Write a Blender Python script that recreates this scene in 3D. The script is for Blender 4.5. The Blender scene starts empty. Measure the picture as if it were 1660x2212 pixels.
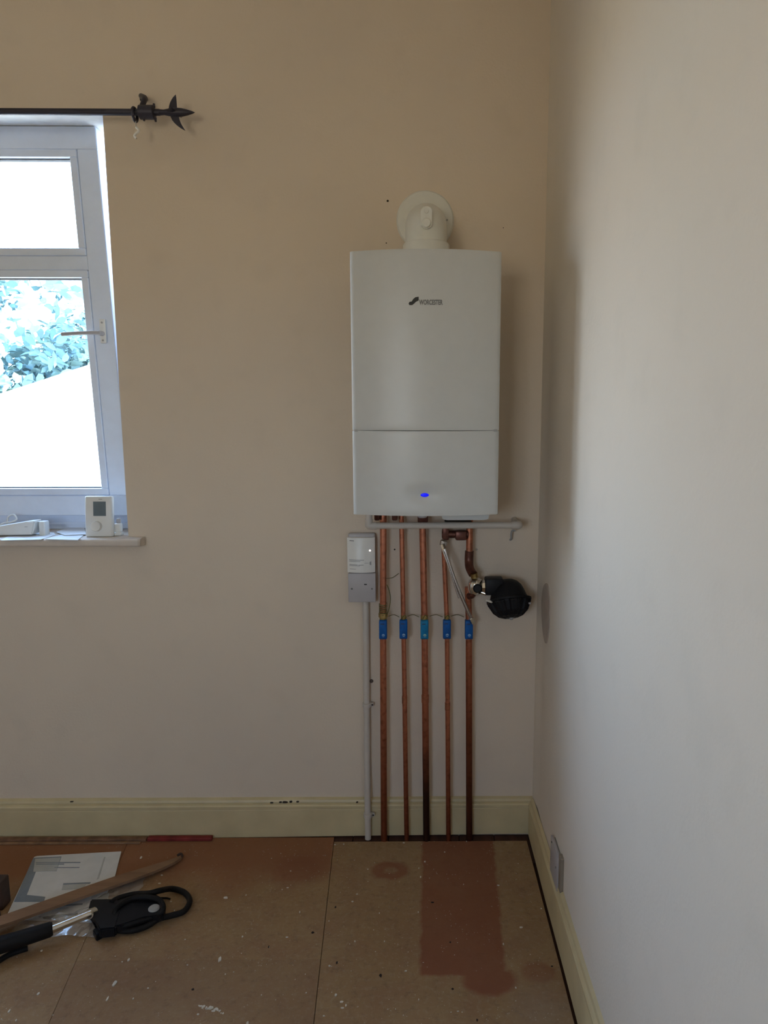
import bpy, bmesh, math, random
from mathutils import Vector, Matrix, noise
random.seed(7)
S = bpy.context.scene
COL = S.collection
R = math.radians

# ------------------------------------------------------------------ camera
CAM = Vector((0, -2.294, 1.477)); FPX = 1500.0; PX, PY = 918.0, 1110.0
PITCH = R(8.12); YAW = R(0.5)
cd = bpy.data.cameras.new('camera'); cam = bpy.data.objects.new('camera', cd); COL.objects.link(cam)
cam.location = CAM
cam.rotation_euler = (R(90) - PITCH, 0, -YAW)
cd.sensor_fit = 'AUTO'; cd.sensor_width = 36
cd.lens = FPX / 2212 * 36
cd.shift_x = -(PX - 830) / 2212
cd.shift_y = (PY - 1106) / 2212
cd.clip_start = 0.02; cd.clip_end = 200
S.camera = cam

def ray(px, py):
    a = (px - PX) / FPX; b = (PY - py) / FPX
    fy = math.cos(PITCH) + b * math.sin(PITCH); fz = -math.sin(PITCH) + b * math.cos(PITCH)
    return Vector((a * math.cos(YAW) + fy * math.sin(YAW), -a * math.sin(YAW) + fy * math.cos(YAW), fz))
def W(px, py, Y=0.0):      # a measured point on the upright plane y = Y
    d = ray(px, py); return CAM + d * ((Y - CAM.y) / d.y)
def F(px, py, Z=0.0):      # a measured point at height Z
    d = ray(px, py); return CAM + d * ((Z - CAM.z) / d.z)
def RW(px, py, X):         # a measured point on the plane x = X
    d = ray(px, py); return CAM + d * ((X - CAM.x) / d.x)

# ------------------------------------------------------------------ world, light, exposure
SKY_STRENGTH = 15.5
w = bpy.data.worlds.new('world'); S.world = w; w.use_nodes = True
nt = w.node_tree; nt.nodes.clear()
wo = nt.nodes.new('ShaderNodeOutputWorld'); bg = nt.nodes.new('ShaderNodeBackground')
tc = nt.nodes.new('ShaderNodeTexCoord'); sx = nt.nodes.new('ShaderNodeSeparateXYZ')
cr = nt.nodes.new('ShaderNodeValToRGB')
mr = nt.nodes.new('ShaderNodeMapRange'); mr.inputs[1].default_value = -1; mr.inputs[2].default_value = 1
nt.links.new(tc.outputs['Generated'], sx.inputs[0]); nt.links.new(sx.outputs['Z'], mr.inputs[0])
nt.links.new(mr.outputs[0], cr.inputs[0]); nt.links.new(cr.outputs[0], bg.inputs[0]); nt.links.new(bg.outputs[0], wo.inputs[0])
e = cr.color_ramp.elements
e[0].position = 0.0; e[0].color = (0.80, 0.62, 0.40, 1)
e[1].position = 1.0; e[1].color = (0.26, 0.43, 0.74, 1)
for pos, c in ((0.49, (0.70, 0.60, 0.45, 1)), (0.51, (0.86, 0.95, 1.06, 1)), (0.64, (0.44, 0.60, 0.86, 1))):
    q = e.new(pos); q.color = c
# hazy brightening of the sky towards the sun, which stands to the left of the house
SUN_DIR = Vector((-0.95, 0.09, 0.15)).normalized()
dp = nt.nodes.new('ShaderNodeVectorMath'); dp.operation = 'DOT_PRODUCT'; dp.inputs[1].default_value = SUN_DIR
nt.links.new(tc.outputs['Generated'], dp.inputs[0])
def wm(op, a, b):
    o = nt.nodes.new('ShaderNodeMath'); o.operation = op
    for i, x in enumerate((a, b)):
        if isinstance(x, (int, float)): o.inputs[i].default_value = x
        else: nt.links.new(x, o.inputs[i])
    return o.outputs[0]
gl_ = wm('POWER', wm('MAXIMUM', dp.outputs['Value'], 0.0), 18.0)
nt.links.new(wm('MULTIPLY', wm('ADD', wm('MULTIPLY', gl_, 5.6), 1.0), SKY_STRENGTH), bg.inputs[1])

def portal(name, loc, rot, sx_, sy_):
    l = bpy.data.lights.new(name, 'AREA'); l.shape = 'RECTANGLE'; l.size = sx_; l.size_y = sy_
    l.cycles.is_portal = True
    o = bpy.data.objects.new(name, l); o.location = loc; o.rotation_euler = rot; COL.objects.link(o)
portal('window_portal', (-1.79, 0.215, 1.75), (R(-90), 0, 0), 1.6, 1.45)
portal('fill_window_portal', (-1.2, -4.62, 1.57), (R(90), 0, 0), 1.1, 1.05)  # portal for the added rear fill window

vs = S.view_settings
S.display_settings.display_device = 'sRGB'
vs.view_transform = 'Standard'; vs.look = 'None'; vs.gamma = 1; vs.use_curve_mapping = False
vs.exposure = 0.0
S.cycles.use_denoising = True
S.cycles.diffuse_bounces = 8; S.cycles.max_bounces = 14; S.cycles.transparent_max_bounces = 24
S.cycles.sample_clamp_indirect = 6

# ------------------------------------------------------------------ materials
MATS = {}
def rgb(r, g, b):
    f = lambda c: (c / 255 / 12.92) if c / 255 <= 0.04045 else ((c / 255 + 0.055) / 1.055) ** 2.4
    return (f(r), f(g), f(b), 1)
class NT:
    def __init__(s, name):
        s.m = bpy.data.materials.new(name); s.m.use_nodes = True; s.t = s.m.node_tree
        s.b = s.t.nodes['Principled BSDF']; s.L = s.t.links
    def n(s, typ, **k):
        o = s.t.nodes.new(typ)
        for a, v in k.items(): setattr(o, a, v)
        return o
    def pos(s):
        return s.n('ShaderNodeNewGeometry').outputs['Position']
    def noise(s, scale, detail=4, vec=None, rough=0.5):
        o = s.n('ShaderNodeTexNoise'); o.inputs['Scale'].default_value = scale; o.inputs['Detail'].default_value = detail
        o.inputs['Roughness'].default_value = rough
        s.L.new(vec if vec else s.pos(), o.inputs['Vector']); return o.outputs['Fac']
    def rng(s, v, a, b, c=0.0, d=1.0, smooth=False):
        o = s.n('ShaderNodeMapRange'); o.interpolation_type = 'SMOOTHSTEP' if smooth else 'LINEAR'
        for i, x in enumerate((a, b, c, d)): o.inputs[i + 1].default_value = x
        s.L.new(v, o.inputs[0]); return o.outputs[0]
    def math(s, op, a, b):
        o = s.n('ShaderNodeMath', operation=op)
        for i, x in enumerate((a, b)):
            if isinstance(x, (int, float)): o.inputs[i].default_value = x
            else: s.L.new(x, o.inputs[i])
        return o.outputs[0]
    def mix(s, fac, a, b):
        o = s.n('ShaderNodeMix', data_type='RGBA')
        if isinstance(fac, (int, float)): o.inputs[0].default_value = fac
        else: s.L.new(fac, o.inputs[0])
        for i, x in ((6, a), (7, b)):
            if isinstance(x, tuple): o.inputs[i].default_value = x
            else: s.L.new(x, o.inputs[i])
        return o.outputs[2]
    def base(s, v):
        if isinstance(v, tuple): s.b.inputs['Base Color'].default_value = v
        else: s.L.new(v, s.b.inputs['Base Color'])
    def bump(s, h, strength, dist):
        o = s.n('ShaderNodeBump'); o.inputs['Strength'].default_value = strength; o.inputs['Distance'].default_value = dist
        s.L.new(h, o.inputs['Height']); s.L.new(o.outputs[0], s.b.inputs['Normal'])
    def set(s, rough=0.5, metal=0.0, spec=0.5, coat=0.0):
        s.b.inputs['Roughness'].default_value = rough; s.b.inputs['Metallic'].default_value = metal
        s.b.inputs['Specular IOR Level'].default_value = spec; s.b.inputs['Coat Weight'].default_value = coat
        return s.m
def mat(name, c, rough=0.5, metal=0.0, spec=0.5, var=0.06, scale=30, bump=0.0, coat=0.0):
    if name in MATS: return MATS[name]
    t = NT(name)
    f = t.noise(scale, 3)
    dark = tuple(x * (1 - var) for x in c[:3]) + (1,); lite = tuple(min(1, x * (1 + var)) for x in c[:3]) + (1,)
    t.base(t.mix(t.rng(f, 0.3, 0.7), dark, lite))
    if bump: t.bump(f, bump, 0.001)
    MATS[name] = t.set(rough, metal, spec, coat); return MATS[name]

def wall_mat(name, c, cs):
    t = NT(name)
    big = t.noise(1.6, 3); med = t.noise(9, 4)
    c1 = t.mix(t.rng(big, 0.35, 0.65), c, cs)
    c2 = t.mix(t.rng(med, 0.55, 0.75, 0, 0.25), c1, tuple(x * 0.88 for x in c[:3]) + (1,))
    t.base(c2)
    h = t.math('ADD', t.math('MULTIPLY', t.noise(3.5, 4), 3.0), t.noise(120, 2))
    t.bump(h, 0.35, 0.002)
    return t.set(0.85, 0, 0.25)
M_WALL = wall_mat('cream_wall_paint', (0.66, 0.57, 0.465, 1), (0.70, 0.60, 0.48, 1))
M_WALLR = wall_mat('right_wall_paint', (0.70, 0.645, 0.56, 1), (0.73, 0.66, 0.57, 1))
M_CEIL = mat('white_ceiling_paint', (0.78, 0.75, 0.68, 1), 0.9)
M_REVEAL = mat('white_reveal_paint', (0.86, 0.86, 0.85, 1), 0.7)
M_SKIRT = mat('cream_gloss_paint', (0.57, 0.48, 0.285, 1), 0.45, var=0.07, scale=12)
M_UPVC = mat('glare_tinted_upvc', (0.72, 0.80, 0.94, 1), 0.35, var=0.02)  # blue tint puts the window glare into the white frame colour
M_GASK = mat('dark_gasket', (0.05, 0.055, 0.07, 1), 0.6)
M_SILL = mat('sill_paint', (0.62, 0.55, 0.48, 1), 0.5)
M_IRON = mat('wrought_iron', (0.035, 0.033, 0.05, 1), 0.45, metal=0.3)
M_WHITE = mat('white_plastic', (0.74, 0.74, 0.71, 1), 0.35, var=0.02)
M_FLUE = mat('flue_plastic', (0.70, 0.70, 0.64, 1), 0.28, var=0.03)
M_BOIL = mat('boiler_enamel', (0.555, 0.565, 0.55, 1), 0.36, var=0.015)
M_GREYP = mat('grey_plastic', (0.35, 0.35, 0.34, 1), 0.5)
M_PATT = mat('grey_white_plastic', (0.42, 0.40, 0.405, 1), 0.45, var=0.03)
M_PIPEW = mat('shade_darkened_pipe_plastic', (0.53, 0.49, 0.44, 1), 0.45, var=0.04)  # white plastic, darkened in colour for the shade below the boiler
M_BLACK = mat('black_plastic', (0.007, 0.007, 0.009, 1), 0.5, spec=0.22, var=0.15)
M_BLACKR = mat('black_rubber', (0.009, 0.008, 0.008, 1), 0.6, spec=0.2, var=0.2)
M_CHROME = mat('chrome', (0.72, 0.70, 0.66, 1), 0.16, metal=1)
M_STEEL = mat('braided_steel', (0.62, 0.59, 0.56, 1), 0.3, metal=1, var=0.35, scale=500, bump=0.6)
M_BRASS = mat('brass', (0.45, 0.32, 0.12, 1), 0.35, metal=1, var=0.2, scale=80)
M_BLUE = mat('blue_plastic', (0.003, 0.085, 0.32, 1), 0.45, spec=0.25, var=0.2, scale=60)
M_BLUE2 = mat('light_blue_plastic', (0.004, 0.17, 0.36, 1), 0.45, spec=0.25, var=0.2, scale=60)
M_INK = mat('grey_print', (0.16, 0.16, 0.16, 1), 0.6)
M_INK2 = mat('pale_print', (0.32, 0.32, 0.33, 1), 0.6)
M_BLK = mat('black_print', (0.03, 0.03, 0.028, 1), 0.6)
M_SCREEN = mat('lcd_screen', (0.13, 0.17, 0.19, 1), 0.25)
M_PAPER = mat('white_paper', (0.66, 0.67, 0.68, 1), 0.7, var=0.04)
M_PAPERG = mat('grey_blue_print', (0.22, 0.26, 0.31, 1), 0.7)
M_PAPERL = mat('light_grey_print', (0.47, 0.49, 0.49, 1), 0.7)
M_REDW = mat('red_paint', (0.19, 0.028, 0.025, 1), 0.7, spec=0.2, var=0.3, scale=25)
M_BROWNW = mat('old_brown_wood', (0.19, 0.095, 0.05, 1), 0.7, var=0.45, scale=25)
M_DARKW = mat('dark_wood', (0.05, 0.025, 0.017, 1), 0.6, var=0.3)
M_CABLE = mat('olive_earth_cable', (0.12, 0.11, 0.03, 1), 0.5, var=0.3, scale=150)
M_CHIP = mat('plaster_white', (0.62, 0.58, 0.50, 1), 0.9)
M_DCHIP = mat('dark_debris', (0.02, 0.012, 0.01, 1), 0.9)
M_PATCH = mat('bare_grey_plaster', (0.42, 0.36, 0.31, 1), 0.9, var=0.12, scale=20)
M_HOLE = mat('dark_hole', (0.03, 0.022, 0.016, 1), 0.9)
M_BARK = mat('bark', (0.10, 0.08, 0.06, 1), 0.9)
M_RENDERW = mat('white_render', (0.8, 0.8, 0.78, 1), 0.9)
M_GRASS = mat('pale_ground', (0.62, 0.48, 0.29, 1), 0.9, var=0.3, scale=3)

def emis(name, c, s):
    t = NT(name); t.base(c); t.b.inputs['Emission Color'].default_value = c; t.b.inputs['Emission Strength'].default_value = s
    return t.set(0.4)
M_LEDB = emis('blue_light', (0.0, 0.004, 0.75, 1), 0.9)
M_LEDW = emis('white_light', (1.0, 0.85, 0.8, 1), 2.2)

def wood_mat(name, a, b, sc=(1, 1, 1)):
    t = NT(name); mp = t.n('ShaderNodeMapping'); mp.inputs['Scale'].default_value = sc
    tcn = t.n('ShaderNodeTexCoord'); t.L.new(tcn.outputs['Object'], mp.inputs[0])
    f = t.noise(30, 6, mp.outputs[0], 0.6)
    t.base(t.mix(t.rng(f, 0.3, 0.7), a, b)); t.bump(f, 0.3, 0.001)
    return t.set(0.65, 0, 0.4)
M_BATTEN = wood_mat('batten_wood', (0.20, 0.11, 0.06, 1), (0.29, 0.17, 0.095, 1), (0.08, 1, 1))
M_BOARD = wood_mat('floorboard_wood', (0.045, 0.02, 0.014, 1), (0.10, 0.042, 0.028, 1), (1, 0.1, 1))

def copper(name, new, old, z0, z1, soot=None, rough=0.27):
    t = NT(name)
    z = t.n('ShaderNodeSeparateXYZ'); t.L.new(t.pos(), z.inputs[0]); zz = z.outputs['Z']
    zn = t.math('ADD', zz, t.math('MULTIPLY', t.noise(14, 4), 0.18))
    c = t.mix(t.rng(zn, z0, z1), old, new)
    f = t.noise(60, 4)
    c = t.mix(t.rng(f, 0.5, 0.72, 0, 0.5), c, tuple(x * 0.45 for x in old[:3]) + (1,))
    if soot:
        c = t.mix(t.rng(zn, soot[0], soot[1], 0.92, 0.0), c, (0.035, 0.02, 0.015, 1))
    t.base(c)
    rr = t.rng(zn, z0, z1, 0.42, rough); t.L.new(rr, t.b.inputs['Roughness'])
    t.b.inputs['Metallic'].default_value = 0.85
    t.b.inputs['Specular IOR Level'].default_value = 0.5
    return t.m
NEWC = (0.60, 0.235, 0.14, 1); OLDC = (0.27, 0.085, 0.042, 1)
M_COP = [copper('copper_%d' % k, NEWC, OLDC, a, b, s) for k, (a, b, s) in enumerate((
    (0.2, 0.75, None), (0.15, 0.6, None), (0.3, 0.75, (0.26, 0.48)), (0.15, 0.6, None), (0.5, 1.15, (0.02, 0.6))))]
M_COPD = mat('tarnished_copper', (0.13, 0.05, 0.035, 1), 0.4, metal=0.7, var=0.3, scale=60)
M_COPM = mat('copper_fitting', (0.48, 0.19, 0.11, 1), 0.35, metal=0.85, var=0.3, scale=60)

def glass_mat():
    t = NT('window_glass'); t.t.nodes.remove(t.b)
    tr = t.n('ShaderNodeBsdfTransparent'); tr.inputs[0].default_value = (0.96, 0.98, 0.98, 1)
    gl = t.n('ShaderNodeBsdfGlossy'); gl.inputs['Roughness'].default_value = 0.02
    fr = t.n('ShaderNodeLayerWeight'); fr.inputs[0].default_value = 0.5
    fac = t.math('ADD', t.math('MULTIPLY', t.math('POWER', fr.outputs['Facing'], 5.0), 0.7), 0.03)
    mx = t.n('ShaderNodeMixShader'); t.L.new(fac, mx.inputs[0]); t.L.new(tr.outputs[0], mx.inputs[1]); t.L.new(gl.outputs[0], mx.inputs[2])
    t.L.new(mx.outputs[0], t.t.nodes['Material Output'].inputs[0]); return t.m
M_GLASS = glass_mat()
def film_mat():
    t = NT('clear_film'); t.t.nodes.remove(t.b)
    tr = t.n('ShaderNodeBsdfTransparent')
    gl = t.n('ShaderNodeBsdfGlossy'); gl.inputs['Roughness'].default_value = 0.12
    df = t.n('ShaderNodeBsdfDiffuse'); df.inputs[0].default_value = (0.7, 0.7, 0.7, 1)
    m1 = t.n('ShaderNodeMixShader'); m1.inputs[0].default_value = 0.5; t.L.new(df.outputs[0], m1.inputs[1]); t.L.new(gl.outputs[0], m1.inputs[2])
    mx = t.n('ShaderNodeMixShader'); mx.inputs[0].default_value = 0.34; t.L.new(tr.outputs[0], mx.inputs[1]); t.L.new(m1.outputs[0], mx.inputs[2])
    t.L.new(mx.outputs[0], t.t.nodes['Material Output'].inputs[0]); return t.m
M_FILM = film_mat()
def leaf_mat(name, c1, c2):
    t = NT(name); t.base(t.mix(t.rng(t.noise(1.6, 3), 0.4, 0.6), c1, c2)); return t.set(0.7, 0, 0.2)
M_LEAF = leaf_mat('glare_paled_leaves', (0.20, 0.33, 0.31, 1), (0.42, 0.54, 0.48, 1))  # leaf colour paled to carry the glare outside
M_LEAFD = leaf_mat('painted_shade_leaves', (0.10, 0.19, 0.22, 1), (0.15, 0.26, 0.27, 1))  # darker copy, shade in the crown painted as leaf colour

# hardboard: plain colour, stains, smears and paint specks at their measured places
def hardboard(name, warm=0.0):
    t = NT(name)
    P = t.pos(); sep = t.n('ShaderNodeSeparateXYZ'); t.L.new(P, sep.inputs[0])
    n1 = t.noise(12, 5); n2 = t.noise(2.2, 4); n3 = t.noise(70, 4, rough=0.7); n4 = t.noise(300, 2)
    wob = t.math('MULTIPLY', t.math('SUBTRACT', t.noise(26, 4), 0.5), 0.022)
    X = t.math('ADD', sep.outputs['X'], wob); Y = t.math('ADD', sep.outputs['Y'], wob)
    c = t.mix(t.rng(n2, 0.35, 0.65), (0.30, 0.19, 0.095, 1), (0.34, 0.23, 0.125, 1))
    c = t.mix(t.rng(n1, 0.4, 0.7, 0, 0.5), c, (0.26, 0.14, 0.08, 1))
    c = t.mix(t.rng(n3, 0.5, 0.68, 0, 0.40), c, (0.38, 0.30, 0.21, 1))
    c = t.mix(t.rng(t.noise(38, 5, rough=0.75), 0.52, 0.66, 0, 0.40), c, (0.15, 0.095, 0.06, 1))
    def half(p, q, soft=0.006):     # 1 on the right of the line p->q (looking from p to q)
        d = (q - p); nx, ny = d.y, -d.x; l = math.hypot(nx, ny); nx /= l; ny /= l
        v = t.math('ADD', t.math('MULTIPLY', X, nx), t.math('MULTIPLY', Y, ny))
        v = t.math('SUBTRACT', v, nx * p.x + ny * p.y)
        return t.rng(v, -soft, soft)
    def ell(px, py, rx, ry, soft=0.15):
        p = F(px, py); k = F(px + rx, py).x - p.x; m = abs(F(px, py + ry).y - p.y)
        a = t.math('DIVIDE', t.math('SUBTRACT', X, p.x), k); b = t.math('DIVIDE', t.math('SUBTRACT', Y, p.y), m)
        r = t.math('SQRT', t.math('ADD', t.math('MULTIPLY', a, a), t.math('MULTIPLY', b, b)), 0)
        return t.rng(r, 1 - soft, 1 + soft, 1, 0)
    mul = lambda a, b: t.math('MULTIPLY', a, b)
    mxx = lambda a, b: t.math('MAXIMUM', a, b)
    stain = (0.225, 0.082, 0.046, 1); orange = (0.26, 0.11, 0.055, 1)
    # carpet-protected strip that ran down from the boiler
    strip = mul(mul(half(F(906, 2200), F(912, 1822)), half(F(1067, 1822), F(1098, 2150))), half(F(1100, 2108), F(900, 2108), 0.004))
    blob = ell(1058, 2118, 58, 32)
    c = t.mix(mul(mxx(strip, blob), t.rng(n2, 0.2, 0.8, 0.95, 0.7)), c, stain)
    # round stains
    ring = mul(ell(843, 1880, 42, 20), t.math('SUBTRACT', 1.0, mul(ell(845, 1880, 12, 7, 0.4), 0.7)))
    c = t.mix(mul(ring, 0.72), c, stain)
    c = t.mix(mul(ell(1165, 2100, 38, 24, 0.2), 0.5), c, stain)
    # varnished / worn orange zone along the back wall left of the seam
    zone = mul(t.math('SUBTRACT', 1.0, half(F(-200, 1925), F(720, 1880), 0.06)), half(F(722, 1815), F(690, 2100), 0.004))
    c = t.mix(mul(zone, 0.85), c, orange)
    c = t.mix(mul(ell(645, 1880, 60, 30, 0.35), 0.55), c, stain)
    c = t.mix(mul(ell(505, 1905, 55, 34, 0.45), 0.4), c, orange)
    c = t.mix(mul(ell(260, 2120, 190, 70, 0.6), 0.22), c, (0.16, 0.085, 0.055, 1))
    # pale dusty edge by the right skirting and pale smears
    c = t.mix(mul(ell(1175, 2190, 60, 60, 0.7), 0.35), c, (0.34, 0.28, 0.22, 1))
    vor = t.n('ShaderNodeTexVoronoi'); vor.inputs['Scale'].default_value = 90; t.L.new(P, vor.inputs['Vector'])
    sp = mul(t.rng(vor.outputs['Distance'], 0.10, 0.16, 1, 0), t.rng(t.noise(11, 4), 0.50, 0.60))
    c = t.mix(mul(sp, 0.75), c, (0.50, 0.44, 0.36, 1))
    scr = t.n('ShaderNodeMapping'); scr.inputs['Scale'].default_value = (6, 60, 1); scr.inputs['Rotation'].default_value = (0, 0, 0.5); t.L.new(P, scr.inputs[0])
    c = t.mix(t.rng(t.noise(3, 3, scr.outputs[0]), 0.66, 0.72, 0, 0.2), c, (0.1, 0.05, 0.035, 1))
    if warm: c = t.mix(warm, c, (0.16, 0.085, 0.06, 1))
    t.base(c); t.bump(t.math('ADD', n3, n4), 0.25, 0.001)
    return t.set(0.7, 0, 0.2)
M_HB = hardboard('hardboard_brown'); M_HB2 = hardboard('hardboard_brown_darker', 0.16)

# ------------------------------------------------------------------ mesh helpers
def obj(name, bm, m, parent=None, smooth=False, angle=35):
    bmesh.ops.recalc_face_normals(bm, faces=bm.faces[:])
    me = bpy.data.meshes.new(name); bm.to_mesh(me); bm.free()
    if isinstance(m, (list, tuple)):
        for q in m: me.materials.append(q)
    else: me.materials.append(m)
    o = bpy.data.objects.new(name, me); COL.objects.link(o)
    if smooth:
        for p in me.polygons: p.use_smooth = True
        try: me.set_sharp_from_angle(angle=R(angle))
        except Exception: pass
    if parent:
        o.parent = parent
        o.matrix_parent_inverse = Matrix.Translation(-parent.location)
    return o
def tag(o, label=None, cat=None, group=None, kind=None):
    if label: o['label'] = label
    if cat: o['category'] = cat
    if group: o['group'] = group
    if kind: o['kind'] = kind
    return o
def thing(name, label, cat, loc=(0, 0, 0), group=None):
    o = bpy.data.objects.new(name, None); COL.objects.link(o); o.location = Vector(loc); o.empty_display_size = 0.05
    return tag(o, label, cat, group)
def box(bm, a, b, bev=0.0, seg=2, M=None):
    a = Vector(a); b = Vector(b)
    lo = Vector(map(min, a, b)); hi = Vector(map(max, a, b))
    r = bmesh.ops.create_cube(bm, size=1, matrix=Matrix.Translation((lo + hi) / 2) @ Matrix.Diagonal((*(hi - lo), 1)))
    vsx = r['verts']
    if bev:
        es = list({e_ for v in vsx for e_ in v.link_edges})
        g = bmesh.ops.bevel(bm, geom=es, offset=bev, segments=seg, profile=0.5, affect='EDGES')
        vsx = list({v for f in g['faces'] for v in f.verts} | {v for v in vsx if v.is_valid})
    if M: bmesh.ops.transform(bm, matrix=M, verts=vsx)
    return vsx
def bx(a, b, bev=0.0, seg=2):
    bm = bmesh.new(); box(bm, a, b, bev, seg); return bm
def tube(bm, pts, r, n=16, cap=True):
    pts = [Vector(p) for p in pts]; rs = r if isinstance(r, (list, tuple)) else [r] * len(pts)
    rings = []; up = None
    for i, p in enumerate(pts):
        d = (pts[min(i + 1, len(pts) - 1)] - pts[max(i - 1, 0)]).normalized()
        if up is None:
            up = Vector((0, 0, 1)) if abs(d.z) < 0.9 else Vector((0, 1, 0))
        s_ = d.cross(up).normalized(); up = s_.cross(d).normalized()
        rings.append([bm.verts.new(p + (s_ * math.cos(2 * math.pi * k / n) + up * math.sin(2 * math.pi * k / n)) * rs[i]) for k in range(n)])
    for a, b in zip(rings, rings[1:]):
        for k in range(n): bm.faces.new((a[k], a[(k + 1) % n], b[(k + 1) % n], b[k]))
    if cap: bm.faces.new(rings[0][::-1]); bm.faces.new(rings[-1])
    return bm
def tb(pts, r, n=16, cap=True): return tube(bmesh.new(), pts, r, n, cap)
def spline(pts, k=8, closed=False):
    pts = [Vector(p) for p in pts]; out = []; n = len(pts)
    for i in range(n if closed else n - 1):
        if closed: a, b, c, d = pts[(i - 1) % n], pts[i], pts[(i + 1) % n], pts[(i + 2) % n]
        else: a, b, c, d = pts[max(i - 1, 0)], pts[i], pts[i + 1], pts[min(i + 2, n - 1)]
        for j in range(k):
            t = j / k
            out.append(0.5 * ((2 * b) + (c - a) * t + (2 * a - 5 * b + 4 * c - d) * t * t + (3 * b - a - 3 * c + d) * t ** 3))
    out.append(pts[0] if closed else pts[-1]); return out
def lathe(bm, prof, n=32, M=None, wave=None):     # profile (r, z) about z
    rings = []
    for r, z in prof:
        rings.append([bm.verts.new(((r + (wave(k, n, z) if wave else 0)) * math.cos(2 * math.pi * k / n), (r + (wave(k, n, z) if wave else 0)) * math.sin(2 * math.pi * k / n), z)) for k in range(n)])
    for a, b in zip(rings, rings[1:]):
        for k in range(n): bm.faces.new((a[k], a[(k + 1) % n], b[(k + 1) % n], b[k]))
    bm.faces.new(rings[0][::-1]); bm.faces.new(rings[-1])
    if M: bmesh.ops.transform(bm, matrix=M, verts=[v for q in rings for v in q])
    return bm
def prism(bm, poly, axis, lo, hi):     # polygon of 2-D points extruded along an axis
    def P(p, h):
        return {'x': (h, p[0], p[1]), 'y': (p[0], h, p[1]), 'z': (p[0], p[1], h)}[axis]
    a = [bm.verts.new(P(p, lo)) for p in poly]; b = [bm.verts.new(P(p, hi)) for p in poly]
    bm.faces.new(a[::-1]); bm.faces.new(b); n = len(poly)
    for k in range(n): bm.faces.new((a[k], a[(k + 1) % n], b[(k + 1) % n], b[k]))
    return bm
def frame_of(d):
    d = Vector(d).normalized(); return d.to_track_quat('Z', 'Y').to_matrix().to_4x4()
def text_bm(s, size, font_h=0.0004):
    c = bpy.data.curves.new('t', 'FONT'); c.body = s; c.size = size; c.extrude = font_h; c.align_x = 'LEFT'; c.resolution_u = 3; c.offset = size * 0.03
    o = bpy.data.objects.new('t', c); COL.objects.link(o)
    dg = bpy.context.evaluated_depsgraph_get(); me = bpy.data.meshes.new_from_object(o.evaluated_get(dg))
    bm = bmesh.new(); bm.from_mesh(me)
    bpy.data.objects.remove(o); bpy.data.curves.remove(c); bpy.data.meshes.remove(me)
    return bm

# ------------------------------------------------------------------ room shell
XR = 0.402; XL = -3.3; YB = -4.3; HC = 2.95; WT = 0.20
WX0, WX1 = -2.60, -0.97           # window opening at the room face
WZ0, WZ1 = 1.047, 2.389
FYI = 0.12                        # inner face of the window frame
FX0, FX1 = -2.54, -1.046          # frame outer edges
tag(obj('floor', bx((XL - 0.1, YB - 0.1, -0.15), (XR + 0.1, 0.1, -0.0125)), M_BOARD), kind='structure')
FLOOR = bpy.data.objects['floor']
# bare floorboards (seen in the gap along the back wall) are parts of the floor
y0 = 0.0
for k in range(12):
    x1 = XR - 0.012 - k * 0.125; x0_ = x1 - 0.122
    obj('floorboard', bx((x0_, -0.16, -0.0125), (x1, -0.004, -0.0065), 0.001, 1), M_BOARD, FLOOR)
tag(obj('ceiling', bx((XL - 0.1, YB - 0.1, HC), (XR + 0.1, WT, HC + 0.1)), M_CEIL), kind='structure')

# back wall with a splayed window opening
bm = bmesh.new()
xs = [XL - 0.1, WX0, WX1, XR + 0.1]; zs = [-0.15, WZ0, WZ1, HC]
def quad(bm, *p): return bm.faces.new([bm.verts.new(q) for q in p])
for i in range(3):
    for j in range(3):
        if i == 1 and j == 1: continue
        quad(bm, (xs[i], 0, zs[j]), (xs[i + 1], 0, zs[j]), (xs[i + 1], 0, zs[j + 1]), (xs[i], 0, zs[j + 1]))
ox = [XL - 0.1, FX0 - 0.012, FX1 + 0.03, XR + 0.1]; oz = [-0.15, WZ0, 2.405, HC]
for i in range(3):
    for j in range(3):
        if i == 1 and j == 1: continue
        quad(bm, (ox[i], WT, oz[j]), (ox[i + 1], WT, oz[j]), (ox[i + 1], WT, oz[j + 1]), (ox[i], WT, oz[j + 1]))
quad(bm, (xs[0], 0, zs[0]), (xs[0], WT, zs[0]), (xs[0], WT, zs[3]), (xs[0], 0, zs[3]))
quad(bm, (xs[3], 0, zs[0]), (xs[3], WT, zs[0]), (xs[3], WT, zs[3]), (xs[3], 0, zs[3]))
quad(bm, (xs[0], 0, zs[3]), (xs[3], 0, zs[3]), (xs[3], WT, zs[3]), (xs[0], WT, zs[3]))
quad(bm, (xs[0], 0, zs[0]), (xs[3], 0, zs[0]), (xs[3], WT, zs[0]), (xs[0], WT, zs[0]))
inn = [(WX0, WZ0), (WX1, WZ0), (WX1, WZ1), (WX0, WZ1)]
out = [(ox[1], oz[1]), (ox[2], oz[1]), (ox[2], oz[2]), (ox[1], oz[2])]
for k in range(4):
    a, b = inn[k], inn[(k + 1) % 4]; c, d = out[(k + 1) % 4], out[k]
    mid_c = (c[0], FYI, c[1]); mid_d = (d[0], FYI, d[1])
    f1 = quad(bm, (a[0], 0, a[1]), (b[0], 0, b[1]), mid_c, mid_d); f1.material_index = 1
    f2 = quad(bm, mid_d, mid_c, (c[0], WT, c[1]), (d[0], WT, d[1])); f2.material_index = 1
bmesh.ops.remove_doubles(bm, verts=bm.verts, dist=1e-5)
WALLB = tag(obj('wall_back', bm, [M_WALL, M_REVEAL]), kind='structure')

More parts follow.
